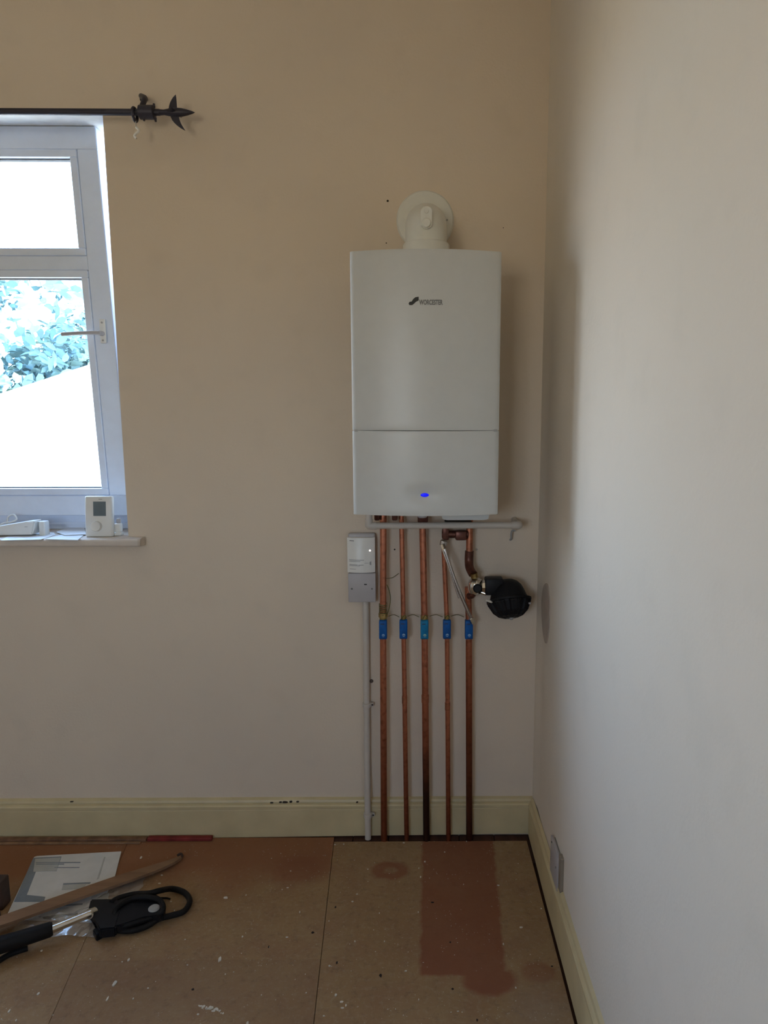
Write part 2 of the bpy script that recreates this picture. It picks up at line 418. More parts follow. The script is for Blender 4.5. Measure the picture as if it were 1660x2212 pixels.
# right wall: a gently uneven plastered face
bm = bmesh.new(); NY, NZ = 90, 60
g = []
for i in range(NY + 1):
    y = 0.02 + (YB - 0.12) * (i / NY) ** 1.3
    row = []
    for j in range(NZ + 1):
        z = -0.15 + (HC + 0.15) * j / NZ
        u = noise.noise(Vector((3.1, y * 1.7, z * 1.1))) * 0.004
        fade = min(1, max(0, (-y) / 0.25)) if y > -0.25 else 1
        row.append(bm.verts.new((XR + u * fade + 0.004 * math.exp(-((y + 0.1) / 0.05) ** 2), y, z)))
    g.append(row)
for i in range(NY):
    for j in range(NZ): bm.faces.new((g[i][j], g[i + 1][j], g[i + 1][j + 1], g[i][j + 1]))
r_ = bmesh.ops.extrude_face_region(bm, geom=bm.faces[:])
for v in r_['geom']:
    if isinstance(v, bmesh.types.BMVert): v.co.x = XR + 0.1
WALLR = tag(obj('wall_right', bm, M_WALLR, smooth=True), kind='structure')
tag(obj('wall_left', bx((XL - 0.1, YB - 0.1, -0.15), (XL, 0, HC)), M_WALL), kind='structure')
# rear wall with an unseen window added to give fill light
bm = bmesh.new(); RX0, RX1, RZ0, RZ1 = -1.75, -0.65, 1.05, 2.1
for a, b in (((XL, -0.15), (RX0, HC)), ((RX1, -0.15), (XR + 0.02, HC)), ((RX0, -0.15), (RX1, RZ0)), ((RX0, RZ1), (RX1, HC))):
    box(bm, (a[0], YB - 0.3, a[1]), (b[0], YB, b[1]))
tag(obj('wall_rear', bm, M_WALL), kind='structure')
bm = bmesh.new()
for a, b in (((RX0, RZ0), (RX1, RZ0 + 0.07)), ((RX0, RZ1 - 0.07), (RX1, RZ1)), ((RX0, RZ0), (RX0 + 0.07, RZ1)), ((RX1 - 0.07, RZ0), (RX1, RZ1)), ((-1.23, RZ0 + 0.07), (-1.17, RZ1 - 0.07))):
    box(bm, (a[0], YB - 0.2, a[1]), (b[0], YB - 0.13, b[1]), 0.004, 1)
W2 = tag(obj('added_fill_window', bm, M_UPVC), kind='structure')
obj('pane', bx((RX0 + 0.05, YB - 0.17, RZ0 + 0.05), (RX1 - 0.05, YB - 0.166, RZ1 - 0.05)), M_GLASS, W2)

# small marks that belong to the back wall
for px, py, r in ((838, 434, 0.0035), (835, 525, 0.002), (1088, 492, 0.0015), (1030, 1187, 0.004), (853, 1187, 0.003)):
    p = W(px, py); bm = lathe(bmesh.new(), [(r, 0), (r * 0.8, 0.0012)], 10, Matrix.Translation(p) @ Matrix.Rotation(R(90), 4, 'X'))
    obj('screw_hole', bm, M_HOLE if r != 0.004 else M_PATCH, WALLB)
p = W(803, 1471); obj('wall_plug', lathe(bmesh.new(), [(0.0065, 0), (0.006, 0.004), (0.003, 0.005)], 14, Matrix.Translation(p) @ Matrix.Rotation(R(90), 4, 'X')), mat('plug_brown', (0.10, 0.07, 0.055, 1), 0.6), WALLB)
# round grey plaster patch low on the right wall
pc = RW(1181, 1322, XR); bm = bmesh.new()
pr = [(0.085 * (1 + 0.05 * math.sin(3 * a + 1)), a) for a in [2 * math.pi * k / 40 for k in range(40)]]
prism(bm, [(pc.y + r * math.cos(a) * 0.82, pc.z + r * math.sin(a) * 1.12) for r, a in pr], 'x', XR - 0.0035, XR + 0.01)
tag(obj('plaster_patch', bm, M_PATCH, WALLR), 'round patch of bare grey plaster')

# ------------------------------------------------------------------ skirting boards
def skirt_profile(h):     # (offset from the wall, height) from the bottom up
    return [(0, 0), (0.020, 0), (0.020, h * 0.72), (0.0185, h * 0.735), (0.0185, h * 0.75), (0.022, h * 0.765), (0.0225, h * 0.83), (0.019, h * 0.86),
            (0.0125, h * 0.88), (0.0125, h * 0.90), (0.015, h * 0.915), (0.012, h * 0.965), (0.004, h * 0.99), (0, h)]
bm = bmesh.new(); rows = []
for x in [XL + (XR - XL) * i / 60 for i in range(61)]:
    z0 = -0.010 + 0.017 * max(0, min(1, (x + 1.5) / 1.9)); h = 0.139 - z0 + 0.001 * noise.noise(Vector((x * 3, 0, 0)))
    rows.append([bm.verts.new((x, -d + 0.0005, z0 + zz)) for d, zz in skirt_profile(h)])
for a, b in zip(rows, rows[1:]):
    for k in range(len(a) - 1): bm.faces.new((a[k], a[k + 1], b[k + 1], b[k]))
bm.faces.new(rows[0]); bm.faces.new(rows[-1][::-1])
SB = tag(obj('baseboard_back', bm, M_SKIRT, smooth=True, angle=25), kind='structure')
bm = bmesh.new(); rows = []
for y in [-0.0225 - (-0.0225 - YB) * i / 60 for i in range(61)]:
    z0 = 0.004; h = 0.137 + 0.035 * min(1.3, max(0, -y)) + 0.0015 * noise.noise(Vector((y * 3, 5, 0)))
    rows.append([bm.verts.new((XR - d * 0.78 + 0.0005 + 0.0015 * noise.noise(Vector((y * 4, 1, 0))), y, z0 + zz)) for d, zz in skirt_profile(h)])
for a, b in zip(rows, rows[1:]):
    for k in range(len(a) - 1): bm.faces.new((a[k], a[k + 1], b[k + 1], b[k]))
bm.faces.new(rows[0]); bm.faces.new(rows[-1][::-1])
tag(obj('baseboard_right', bm, M_SKIRT, smooth=True, angle=25), kind='structure')
# chipped paint on the back skirting
for px, py, a, b in ((587, 1734, 5, 1.6), (606, 1733, 4, 2), (616, 1733, 7, 2.4), (629, 1732, 4, 2.2), (643, 1732, 4, 1.6), (155, 1732, 4, 1), (772, 1733, 2.5, 2)):
    p = W(px, py, -0.0155); bm = bmesh.new(); k1 = 0.00155
    pts = [(p.x + a * k1 * math.cos(t) * random.uniform(0.7, 1.1), p.z + b * k1 * math.sin(t) * random.uniform(0.7, 1.1)) for t in [k * 0.7 for k in range(9)]]
    prism(bm, pts, 'y', -0.0168, -0.0125); tag(obj('paint_chip', bm, M_HOLE, SB), 'dark chipped spot')
# ------------------------------------------------------------------ hardboard sheets on the floor
ZT, ZB = 0.0, -0.0065
def sheet(pts, m, label=None):
    bm = bmesh.new(); prism(bm, [(p.x, p.y) for p in pts], 'z', ZB, ZT)
    es = [e_ for e_ in bm.edges if all(v.co.z > -0.001 for v in e_.verts)]
    bmesh.ops.bevel(bm, geom=es, offset=0.0007, segments=1, affect='EDGES')
    o = obj('hardboard_sheet', bm, m, FLOOR)
    if label: o['label'] = label
    return o
V2 = lambda x, y: Vector((x, y, 0))
sB1 = F(722, 1812); sB2 = F(693, 2075); dv = (sB2 - sB1)
sB3 = sB1 + dv * ((-2.2 - sB1.y) / dv.y)
yb = -0.024
ytop = sB1 - dv * ((sB1.y - yb) / dv.y)
gC = F(930, 1817).y
gapr = XR - 0.0205
dx = Vector((0.0018, 0, 0)); dn = Vector((0.0004, 0, 0))
sheet([V2(sB1.x + 0.0022, gC), V2(gapr - 0.004, gC), V2(gapr - 0.001, -0.6), V2(gapr - 0.004, -2.2), sB3 + dn], M_HB, 'hardboard sheet with a dark protected strip')
a1 = F(184, 2031); a2 = F(105, 2212); da = a2 - a1
A0 = a1 - da * ((a1.y - yb) / da.y); A3 = a1 + da * ((-2.2 - a1.y) / da.y)
# cross joint in the middle sheet
cj = -0.47
cjy = F(690, 2072).y
mB = sB1 + dv * ((cjy - sB1.y) / dv.y); mA = a1 + da * ((cjy - a1.y) / da.y)
sheet([ytop - dn, mB - dn, mA + dn, A0 + dn], M_HB)
sheet([mB - dn - V2(0, 0.0004), sB3 - dn, A3 + dn, mA + dn - V2(0, 0.0004)], M_HB2)
sheet([A0 - dn, A3 - dn, V2(XL + 0.01, -2.2), V2(XL + 0.01, yb)], M_HB)
sheet([V2(XL + 0.01, -2.204), V2(gapr - 0.002, -2.204), V2(gapr - 0.002, YB + 0.02), V2(XL + 0.01, YB + 0.02)], M_HB)
# crumbs of plaster and paint
bm = bmesh.new()
spots = [(305, 1853, 6), (350, 1891, 3), (345, 1909, 3.5), (370, 1948, 2.5), (377, 1967, 2), (488, 1940, 6), (195, 2072, 2), (264, 2078, 2), (278, 2074, 5), (90, 2054, 3), (83, 2147, 4), (248, 2125, 7), (232, 2159, 5),
         (475, 2074, 7), (320, 2135, 2.5), (288, 2158, 3), (20, 2185, 4), (35, 2205, 3), (440, 2175, 4), (455, 2177, 5), (468, 2180, 4), (475, 2184, 3), (428, 2192, 3), (724, 1825, 3), (743, 1824, 3), (873, 1821, 3.5), (1008, 1818, 2.5),
         (607, 1844, 1.5), (628, 1882, 2), (610, 1922, 2), (622, 1918, 3), (532, 1934, 2.5), (648, 1971, 3), (772, 1932, 3), (762, 1948, 3), (820, 1973, 2.5), (904, 1971, 2.5), (918, 1862, 3.5), (905, 1876, 2.5), (909, 1895, 3.5),
         (1002, 1911, 2), (1077, 1913, 3), (961, 1841, 2.5), (1126, 2004, 4), (1088, 2040, 3), (1115, 2134, 2.5), (767, 2034, 3), (831, 2034, 2.5), (712, 2087, 3), (877, 2098, 3), (524, 2024, 3), (581, 2046, 2), (620, 2025, 3),
         (662, 2145, 2), (905, 2160, 2), (740, 2178, 3), (738, 2165, 4), (726, 2150, 4), (748, 2172, 3), (711, 1990, 2), (795, 1878, 2), (1170, 1963, 2.5), (1120, 1866, 1.5), (855, 2180, 1.5), (535, 2211, 4), (505, 2100, 1.5), (700, 2195, 2),
         (990, 2185, 2), (660, 2105, 1.5), (975, 2187, 1.5), (400, 2030, 2), (405, 2085, 2), (487, 2105, 2), (565, 2150, 2)]
def crumb(bm, p, r, h=0.0012):
    n = 7; st = random.uniform(0, 6); el = random.uniform(0.6, 1.5)
    pts = [(p.x + r * el * random.uniform(0.6, 1.1) * math.cos(st + 2 * math.pi * k / n), p.y + r / el * random.uniform(0.6, 1.1) * math.sin(st + 2 * math.pi * k / n)) for k in range(n)]
    prism(bm, pts, 'z', 0.0, h)
for px, py, s_ in spots: crumb(bm, F(px, py), s_ * 0.0010, 0.001 + s_ * 0.0003)
for k in range(230):
    p = Vector((random.uniform(-1.6, 0.36), random.uniform(-1.05, -0.06), 0))
    if p.x < -0.70 and p.y > -0.56: continue
    crumb(bm, p, random.uniform(0.0006, 0.0016), 0.0008)
for k in range(14):      # long curled flakes in two smeared trails
    p = F(430 + k * 4, 2172 + k * 1.2 + random.uniform(-3, 3)); crumb(bm, p, random.uniform(0.002, 0.005))
tag(obj('plaster_crumbs', bm, M_CHIP), 'white crumbs of plaster and paint scattered over the brown hardboard floor', 'debris', kind='stuff')
bm = bmesh.new()
for px, py, s_ in ((935, 1950, 3), (725, 1960, 2.5), (676, 2015, 3), (581, 2046, 2.5), (728, 2080, 3), (823, 2108, 3.5), (973, 2036, 2), (978, 2137, 2.5), (1031, 2204, 2.5), (1193, 2088, 2), (417, 2138, 3)): crumb(bm, F(px, py), s_ * 0.0013, 0.002)
tag(obj('dark_grit', bm, M_DCHIP), 'small dark bits of grit scattered on the brown hardboard floor', 'debris', kind='stuff')
# ------------------------------------------------------------------ window
def lean(z): return 0.030 * (2.35 - z)
WIN = bpy.data.objects.new('window_1', None); COL.objects.link(WIN); WIN.location = (-1.64, FYI, 1.09); tag(WIN, kind='structure')
def wobj(name, bm, m, parent=None, smooth=False):
    for v in bm.verts: v.co.x += lean(v.co.z)
    return obj(name, bm, m, parent or WIN, smooth)
GXR = -1.139                 # right edge of the glass at z 2.35
TZ0, TZ1 = 2.026, 2.302      # top light
LZ0, LZ1 = 1.233, 1.926      # opening light
MUL = -1.85
bm = bmesh.new(); Y0, Y1 = FYI, FYI + 0.07
for a, b in (((FX0, 2.332), (FX1, 2.403)), ((FX0, 1.128), (FX1, 1.199)), ((GXR + 0.026, 1.199), (FX1, 2.332)), ((FX0, 1.199), (FX0 + 0.065, 2.332)), ((MUL - 0.035, 1.199), (MUL + 0.035, 2.332)), ((FX0 + 0.065, 1.954), (GXR + 0.026, 2.000))):
    box(bm, (a[0], Y0, a[1]), (b[0], Y1, b[1]), 0.0025, 1)
wobj('window_frame', bm, M_UPVC)
bm = bmesh.new(); box(bm, (FX0, FYI + 0.035, 1.0745), (FX1, Y1, 1.128), 0.002, 1); box(bm, (FX0, FYI + 0.028, 1.092), (FX1, FYI + 0.037, 1.1)); wobj('window_cill', bm, M_UPVC)
def ring(x0, z0, x1, z1, wd, ya, yb_, m, name, bev=0.003, parent=None):
    bm = bmesh.new()
    for a, b in (((x0, z0), (x1, z0 + wd)), ((x0, z1 - wd), (x1, z1)), ((x0, z0 + wd), (x0 + wd, z1 - wd)), ((x1 - wd, z0 + wd), (x1, z1 - wd))):
        box(bm, (a[0], ya, a[1]), (b[0], yb_, b[1]), bev, 2)
    return wobj(name, bm, m, parent)
for x0, x1 in ((MUL + 0.036, GXR + 0.0255), (FX0 + 0.066, MUL - 0.036)):
    for z0, z1 in ((TZ0 - 0.026, TZ1 + 0.029), (LZ0 - 0.033, LZ1 + 0.027)):
        sash = ring(x0, z0, x1, z1, 0.0235, FYI - 0.004, FYI + 0.055, M_UPVC, 'sash')
        ring(x0 + 0.018, z0 + 0.018, x1 - 0.018, z1 - 0.018, 0.006, FYI + 0.006, FYI + 0.03, M_UPVC, 'glazing_bead', 0.0015, sash)
        ring(x0 + 0.0238, z0 + 0.0238, x1 - 0.0238, z1 - 0.0238, 0.0035, FYI + 0.012, FYI + 0.032, M_GASK, 'gasket', 0.0, sash)
        wobj('pane', bx((x0 + 0.02, FYI + 0.022, z0 + 0.02), (x1 - 0.02, FYI + 0.026, z1 - 0.02)), M_GLASS, sash)
# handle
hp = W(224, 716, FYI - 0.004)
bm = bmesh.new(); box(bm, (hp.x - 0.010, FYI - 0.014, hp.z - 0.040), (hp.x + 0.010, FYI - 0.004, hp.z + 0.040), 0.004, 2)
HB_ = tag(obj('handle_plate', bm, M_WHITE, WIN, True), 'white handle plate')
a = W(214, 719, FYI - 0.035); b = W(133, 722, FYI - 0.04)
bm = tb(spline([(hp.x, FYI - 0.012, a.z), (hp.x - 0.003, FYI - 0.03, a.z), (a.x, FYI - 0.038, a.z), (a.x * 0.5 + b.x * 0.5, FYI - 0.04, a.z * 0.5 + b.z * 0.5 + 0.001), (b.x, FYI - 0.038, b.z)], 5), [0.008] * 10 + [0.0065] * 11, 12)
h_ = tag(obj('handle_lever', bm, M_PATT, WIN, True), 'grey-white lever')
obj('handle_screw', lathe(bmesh.new(), [(0.0035, 0), (0.003, 0.002)], 10, Matrix.Translation((hp.x, FYI - 0.0138, hp.z + 0.028)) @ Matrix.Rotation(R(90), 4, 'X')), M_GREYP, WIN)
obj('handle_screw', lathe(bmesh.new(), [(0.0035, 0), (0.003, 0.002)], 10, Matrix.Translation((hp.x, FYI - 0.0138, hp.z - 0.030)) @ Matrix.Rotation(R(90), 4, 'X')), M_GREYP, WIN)
# sill board
bm = bmesh.new(); ST = 1.0745
prism(bm, [(WX0 - 0.055, -0.05), (-0.921, -0.05), (-0.915, -0.044), (-0.915, -0.0005), (WX1 - 0.002, -0.0005), (FX1 + 0.034, FYI + 0.06), (FX0 - 0.02, FYI + 0.06), (WX0 + 0.002, -0.0005), (WX0 - 0.055, -0.0005)], 'z', WZ0 + 0.0005, ST)
es = [e_ for e_ in bm.edges if all(v.co.y < -0.03 for v in e_.verts) and abs(e_.verts[0].co.z - e_.verts[1].co.z) < 1e-6]
bmesh.ops.bevel(bm, geom=es, offset=0.009, segments=4, profile=0.5, affect='EDGES')
tag(obj('window_sill', bm, M_SILL, WIN), 'painted window board with rounded front edge')

# ------------------------------------------------------------------ outside
GR = tag(obj('ground_outside', bx((-40, 0.31, -3.2), (40, 60, -3.0)), M_GRASS), kind='structure')
# white-roofed outbuilding below the tree
YO = 4.0
q1 = W(-60, 942, YO); q2 = W(260, 838, YO)
sl = (q2.z - q1.z) / (q2.x - q1.x); x0 = q1.x - 3.0; x1 = q2.x + 0.6
HS = thing('outbuilding', 'white-roofed outbuilding seen below the tree through the window', 'building', (x0 / 2 + x1 / 2, YO + 0.5, -3.0))
zt = lambda x: q1.z + sl * (x - q1.x)
obj('wall', prism(bmesh.new(), [(x0 + 0.1, -3.0), (x1 - 0.1, -3.0), (x1 - 0.1, zt(x1 - 0.1) - 0.06), (x0 + 0.1, zt(x0 + 0.1) - 0.06)], 'y', YO - 1.6, YO - 0.15), M_RENDERW, HS)
bm = bmesh.new()
vs_ = [(x0, YO - 1.8, zt(x0) - 0.75), (x1, YO - 1.8, zt(x1) - 0.75), (x1, YO, zt(x1)), (x0, YO, zt(x0))]
a = [bm.verts.new(v) for v in vs_]; b = [bm.verts.new((v[0], v[1], v[2] - 0.05)) for v in vs_]
bm.faces.new(a); bm.faces.new(b[::-1])
for k in range(4): bm.faces.new((a[k], a[(k + 1) % 4], b[(k + 1) % 4], b[k]))
obj('roof', bm, M_RENDERW, HS)
# tree
TR = thing('garden_tree', 'pale green leafy tree outside behind the window panes', 'tree', (-4.6, 7.5, -3.0))
bm = tb(spline([(-4.6, 7.5, -3.02), (-4.55, 7.5, -1.5), (-4.7, 7.45, 0.2), (-4.6, 7.5, 1.6)], 5), [0.2 - 0.008 * i for i in range(16)], 12); obj('trunk', bm, M_BARK, TR, True)
for ex, ey, ez in ((-6.0, 7.2, 1.6), (-3.4, 7.3, 1.5), (-4.2, 8.3, 2.2), (-5.2, 6.9, 2.3), (-3.9, 6.9, 0.7)):
    obj('branch', tb(spline([(-4.65, 7.47, 0.0), ((-4.65 + ex) / 2, (7.47 + ey) / 2, ez * 0.55), (ex, ey, ez)], 5), [0.07 - 0.005 * i for i in range(11)], 8), M_BARK, TR, True)
bm = bmesh.new()
clumps = [(Vector((random.gauss(-4.6, 0.95), random.gauss(7.4, 0.7), random.gauss(1.6, 0.8))), random.uniform(0.25, 0.5)) for _ in range(150)]
for k in range(9500):
    c, r = random.choice(clumps)
    p = c + Vector((random.gauss(0, 1), random.gauss(0, 1), random.gauss(0, 1))) * r * 0.45
    if p.z > 3.25 or p.z < -2.2: continue
    s_ = random.uniform(0.05, 0.11); q = Matrix.Rotation(random.uniform(0, 6.3), 3, Vector((random.random() - .5, random.random() - .5, random.random() - .5)).normalized())
    vv = [bm.verts.new(p + q @ Vector(t)) for t in ((-s_, 0, 0), (-s_ * .3, s_ * .5, 0.01), (s_ * .5, s_ * .42, 0), (s_, 0, -0.01), (s_ * .5, -s_ * .42, 0), (-s_ * .3, -s_ * .5, 0.01))]
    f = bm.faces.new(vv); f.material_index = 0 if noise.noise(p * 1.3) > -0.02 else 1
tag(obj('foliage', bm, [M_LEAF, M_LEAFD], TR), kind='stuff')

# ------------------------------------------------------------------ curtain pole
pz = 2.366; pyy = -0.085
CP = thing('curtain_pole', 'black wrought-iron curtain pole with a spear finial above the window', 'curtain pole', (-1.6, pyy, pz))
xe = W(345, 243, pyy).x
obj('pole', tb([(-2.62, pyy, pz), (xe, pyy, pz - 0.003)], 0.0092, 16), M_IRON, CP, True)
def px2x(px): return W(px, 243, pyy).x
zz = pz - 0.003
RX = Matrix.Translation((0, 0, 0)) @ Matrix.Rotation(R(90), 4, 'Y')
# finial: neck, bulb, spear and curled leaves
fx = px2x(340)
L_ = px2x(421) - fx
prof = [(0.0075, 0), (0.0085, 0.006), (0.0075, 0.02), (0.010, L_ * 0.30), (0.012, L_ * 0.42), (0.0125, L_ * 0.52), (0.0115, L_ * 0.65), (0.008, L_ * 0.8), (0.004, L_ * 0.93), (0.0006, L_)]
obj('finial', lathe(bmesh.new(), prof, 16, Matrix.Translation((fx, pyy, zz)) @ RX), M_IRON, CP, True)
bx0 = fx + L_ * 0.42
for k, (ang, ln, back) in enumerate(((88, 0.048, -0.014), (-80, 0.050, 0.012), (185, 0.045, 0.0), (5, 0.045, 0.0))):
    d = Vector((0, math.cos(R(ang)), math.sin(R(ang))))
    if k == 0: d = Vector((0, 0, 1))
    if k == 1: d = Vector((0.0, 0, -1))
    bm = bmesh.new(); base = Vector((bx0, pyy, zz)); side = Vector((1, 0, 0)).cross(d).normalized()
    st = []
    for i in range(7):
        t = i / 6; wd = 0.0125 * (1 - t) ** 0.8 * (1 + 0.6 * t) + 0.0003
        bend = (0.010 * t * t if k != 1 else 0.030 * t * t)
        c_ = base + d * (0.006 + ln * 0.9 * t) + Vector(((0.0 if k != 1 else 0.004) + bend, 0, 0))
        st.append([bm.verts.new(c_ + Vector((wd, 0, 0))), bm.verts.new(c_ + side * 0.003 * (1 - t * 0.8)), bm.verts.new(c_ - Vector((wd, 0, 0))), bm.verts.new(c_ - side * 0.003 * (1 - t * 0.8))])
    for p_, q_ in zip(st, st[1:]):
        for i in range(4): bm.faces.new((p_[i], p_[(i + 1) % 4], q_[(i + 1) % 4], q_[i]))
    bm.faces.new(st[0][::-1]); bm.faces.new(st[-1])
    obj('finial_leaf', bm, M_IRON, CP, True)
# bracket
b0, b1 = px2x(301), px2x(334); bmid = (b0 + b1) / 2
bm = lathe(bmesh.new(), [(0.016, 0), (0.0195, 0.002), (0.0195, b1 - b0 - 0.002), (0.016, b1 - b0)], 20, Matrix.Translation((b0, pyy, zz)) @ RX)
obj('bracket_cup', bm, M_IRON, CP, True)
ap = W(311, 214, 0); ax = px2x(309)
bm = tb(spline([(ax - 0.004, pyy, zz + 0.012), (ax - 0.001, pyy + 0.02, zz + 0.045), (ap.x, -0.02, ap.z + 0.0), (ap.x, -0.004, ap.z)], 6), 0.0078, 12); obj('bracket_arm', bm, M_IRON, CP, True)
bm = lathe(bmesh.new(), [(0.012, 0), (0.012, 0.003), (0.009, 0.005)], 20, Matrix.Translation((ap.x, 0, ap.z)) @ Matrix.Rotation(R(90), 4, 'X')); obj('bracket_plate', bm, M_IRON, CP, True)
for xx, zt_ in ((px2x(333), 0.024), (px2x(310), -0.024), (px2x(335), -0.026)):
    obj('bracket_screw', tb([(xx, pyy, zz + zt_ * 0.6), (xx + 0.001, pyy, zz + zt_)], [0.0045, 0.003], 8), M_IRON, CP, True)
# ring with its hook and clip
rxp = px2x(291)
CR = thing('curtain_ring', 'black curtain ring with a white hook hanging beside the pole bracket', 'curtain ring', (rxp, pyy, zz))
pts = [(rxp, pyy + 0.0175 * math.cos(t), zz - 0.0065 + 0.0175 * math.sin(t)) for t in [2 * math.pi * k / 24 for k in range(25)]]
obj('ring', tb(pts, 0.0048, 10, False), M_IRON, CR, True)
obj('eyelet', tb([(rxp + 0.003, pyy - 0.004, zz - 0.022), (rxp + 0.004, pyy - 0.005, zz - 0.045)], 0.0013, 8), M_GREYP, CR, True)
obj('hook', tb(spline([(rxp + 0.004, pyy - 0.005, zz - 0.043), (rxp + 0.012, pyy - 0.006, zz - 0.052), (rxp + 0.004, pyy - 0.006, zz - 0.060), (rxp - 0.002, pyy - 0.006, zz - 0.068), (rxp + 0.003, pyy - 0.006, zz - 0.075)], 4), 0.0035, 8), M_WHITE, CR, True)

# ------------------------------------------------------------------ boiler
BX0, BX1 = -0.187, 0.2275; BC = (BX0 + BX1) / 2; BZ0, BZ1, BZS = 1.194, 1.917, 1.433; YF = -0.32; BULGE = 0.036
BO = thing('boiler', 'white wall-hung combi boiler with a curved front panel and blue light', 'boiler', (BC, 0, BZ0))
obj('casing', bx((BX0 + 0.006, -0.001, BZ0 + 0.012), (BX1 - 0.006, YF + 0.012, BZ1 - 0.006), 0.004, 2), M_BOIL, BO, True)
def yfront(x): u = (x - BC) / ((BX1 - BX0) / 2); return YF - BULGE * (1 - u * u)
dim = W(918, 1070, yfront(0.02)); DX, DZ = dim.x, dim.z
def panel(z0, z1, name):
    bm = bmesh.new(); nx, nz = 72, max(8, int((z1 - z0) / 0.008)); fr = []
    for i in range(nx + 1):
        x = BX0 + (BX1 - BX0) * i / nx; col = []
        for j in range(nz + 1):
            z = z0 + (z1 - z0) * j / nz
            y = yfront(x)
            ed = min(i, nx - i) ; y += 0.004 * (1 - ed / 1.0) ** 2 if ed < 1 else 0
            if j in (0, nz): y += 0.0015
            r2 = ((x - DX - 0.005) / 0.05) ** 2 + ((z - DZ) / 0.026) ** 2
            y += 0.0075 * math.exp(-r2 * 1.3)
            col.append(bm.verts.new((x, y, z)))
        fr.append(col)
    for i in range(nx):
        for j in range(nz): bm.faces.new((fr[i][j], fr[i + 1][j], fr[i + 1][j + 1], fr[i][j + 1]))
    bk = [[bm.verts.new((BX0 + (BX1 - BX0) * i / nx, YF + 0.012, z)) for i in range(nx + 1)] for z in (z0, z1)]
    for i in range(nx):
        bm.faces.new((fr[i][0], fr[i + 1][0], bk[0][i + 1], bk[0][i])); bm.faces.new((fr[i][nz], fr[i + 1][nz], bk[1][i + 1], bk[1][i]))
    bm.faces.new([fr[0][j] for j in range(nz + 1)] + [bk[1][0], bk[0][0]])
    bm.faces.new([fr[nx][j] for j in range(nz + 1)] + [bk[1][nx], bk[0][nx]])
    bm.faces.new([bk[0][i] for i in range(nx + 1)] + [bk[1][i] for i in range(nx, -1, -1)])
    return obj(name, bm, M_BOIL, BO, True, 30)
FP = panel(BZS + 0.0009, BZ1, 'front_panel')
LP = panel(BZ0, BZS - 0.0009, 'control_flap')
obj('panel_gap', bx((BX0 + 0.006, YF + 0.008, BZS - 0.003), (BX1 - 0.006, YF - 0.004, BZS + 0.003)), M_GREYP, BO)
# indicator
bm = bmesh.new(); yl = yfront(DX) + 0.0068
bmesh.ops.create_uvsphere(bm, u_segments=24, v_segments=10, radius=1, matrix=Matrix.Translation((DX, yl, DZ)) @ Matrix.Diagonal((0.0118, 0.003, 0.0055, 1)))
tag(obj('status_light', bm, M_LEDB, BO, True), 'glowing blue oval light')
# maker's name and emblem
ly = yfront(0.0); lp = W(906, 658, ly)
bm = text_bm('WORCESTER', 0.0145)
xs_ = [v.co.x for v in bm.verts]; wtx = W(957, 658, ly).x - lp.x; k_ = wtx / (max(xs_) - min(xs_))
for v in bm.verts:
    x = lp.x + (v.co.x - min(xs_)) * k_; z = lp.z + v.co.y * 1.25
    v.co = Vector((x, yfront(x) - 0.0003 - v.co.z, z))
tag(obj('brand_lettering', bm, M_INK, FP), 'grey raised lettering')
pe = [W(x, y, ly) for x, y in ((883, 656), (885, 652), (890, 651), (893, 646), (898, 642), (905, 641), (905, 649), (899, 652), (896, 655), (891, 659), (885, 659))]
bm = bmesh.new(); a = [bm.verts.new((p.x, yfront(p.x) - 0.0008, p.z)) for p in pe]; b = [bm.verts.new((p.x, yfront(p.x) + 0.0004, p.z)) for p in pe]
bm.faces.new(a); bm.faces.new(b[::-1])
for k in range(len(a)): bm.faces.new((a[k], a[(k + 1) % len(a)], b[(k + 1) % len(a)], b[k]))
tag(obj('emblem', bm, M_BLK, FP), 'black slanted swoosh emblem')
# clips on the top, catch on the lower right corner, underside covers
for px in (826, 1017):
    p = W(px, 538, -0.25); obj('top_clip', bx((p.x - 0.011, -0.262, BZ1 - 0.008), (p.x + 0.011, -0.238, BZ1 + 0.005 + (0.004 if px > 1000 else 0)), 0.002, 1), M_BLK, BO)
p = W(1075, 1103, YF + 0.01); obj('side_catch', bx((BX1 - 0.006, YF + 0.013, BZ0 - 0.002), (BX1 + 0.0015, YF + 0.03, BZ0 + 0.024), 0.001, 1), M_BLK, BO)
yc = -0.26; a_ = W(948, 1112, yc); b_ = W(1064, 1112, yc); zz_ = W(1000, 1123.5, yc).z
bm = prism(bmesh.new(), [(a_.x, BZ0 + 0.02), (a_.x + 0.012, zz_ + 0.004), (a_.x + 0.024, zz_), (b_.x - 0.024, zz_), (b_.x - 0.012, zz_ + 0.004), (b_.x, BZ0 + 0.02)], 'y', yc, yc + 0.09)
tag(obj('underside_cover', bm, M_BOIL, BO, True), 'white rounded cover beneath')
bm = lathe(bmesh.new(), [(0.012, 0), (0.015, 0.004), (0.015, 0.03)], 20, Matrix.Translation((W(913, 1115, -0.24).x, -0.24, W(913, 1118, -0.24).z)))
obj('drain_knob', bm, M_PATT, BO, True)

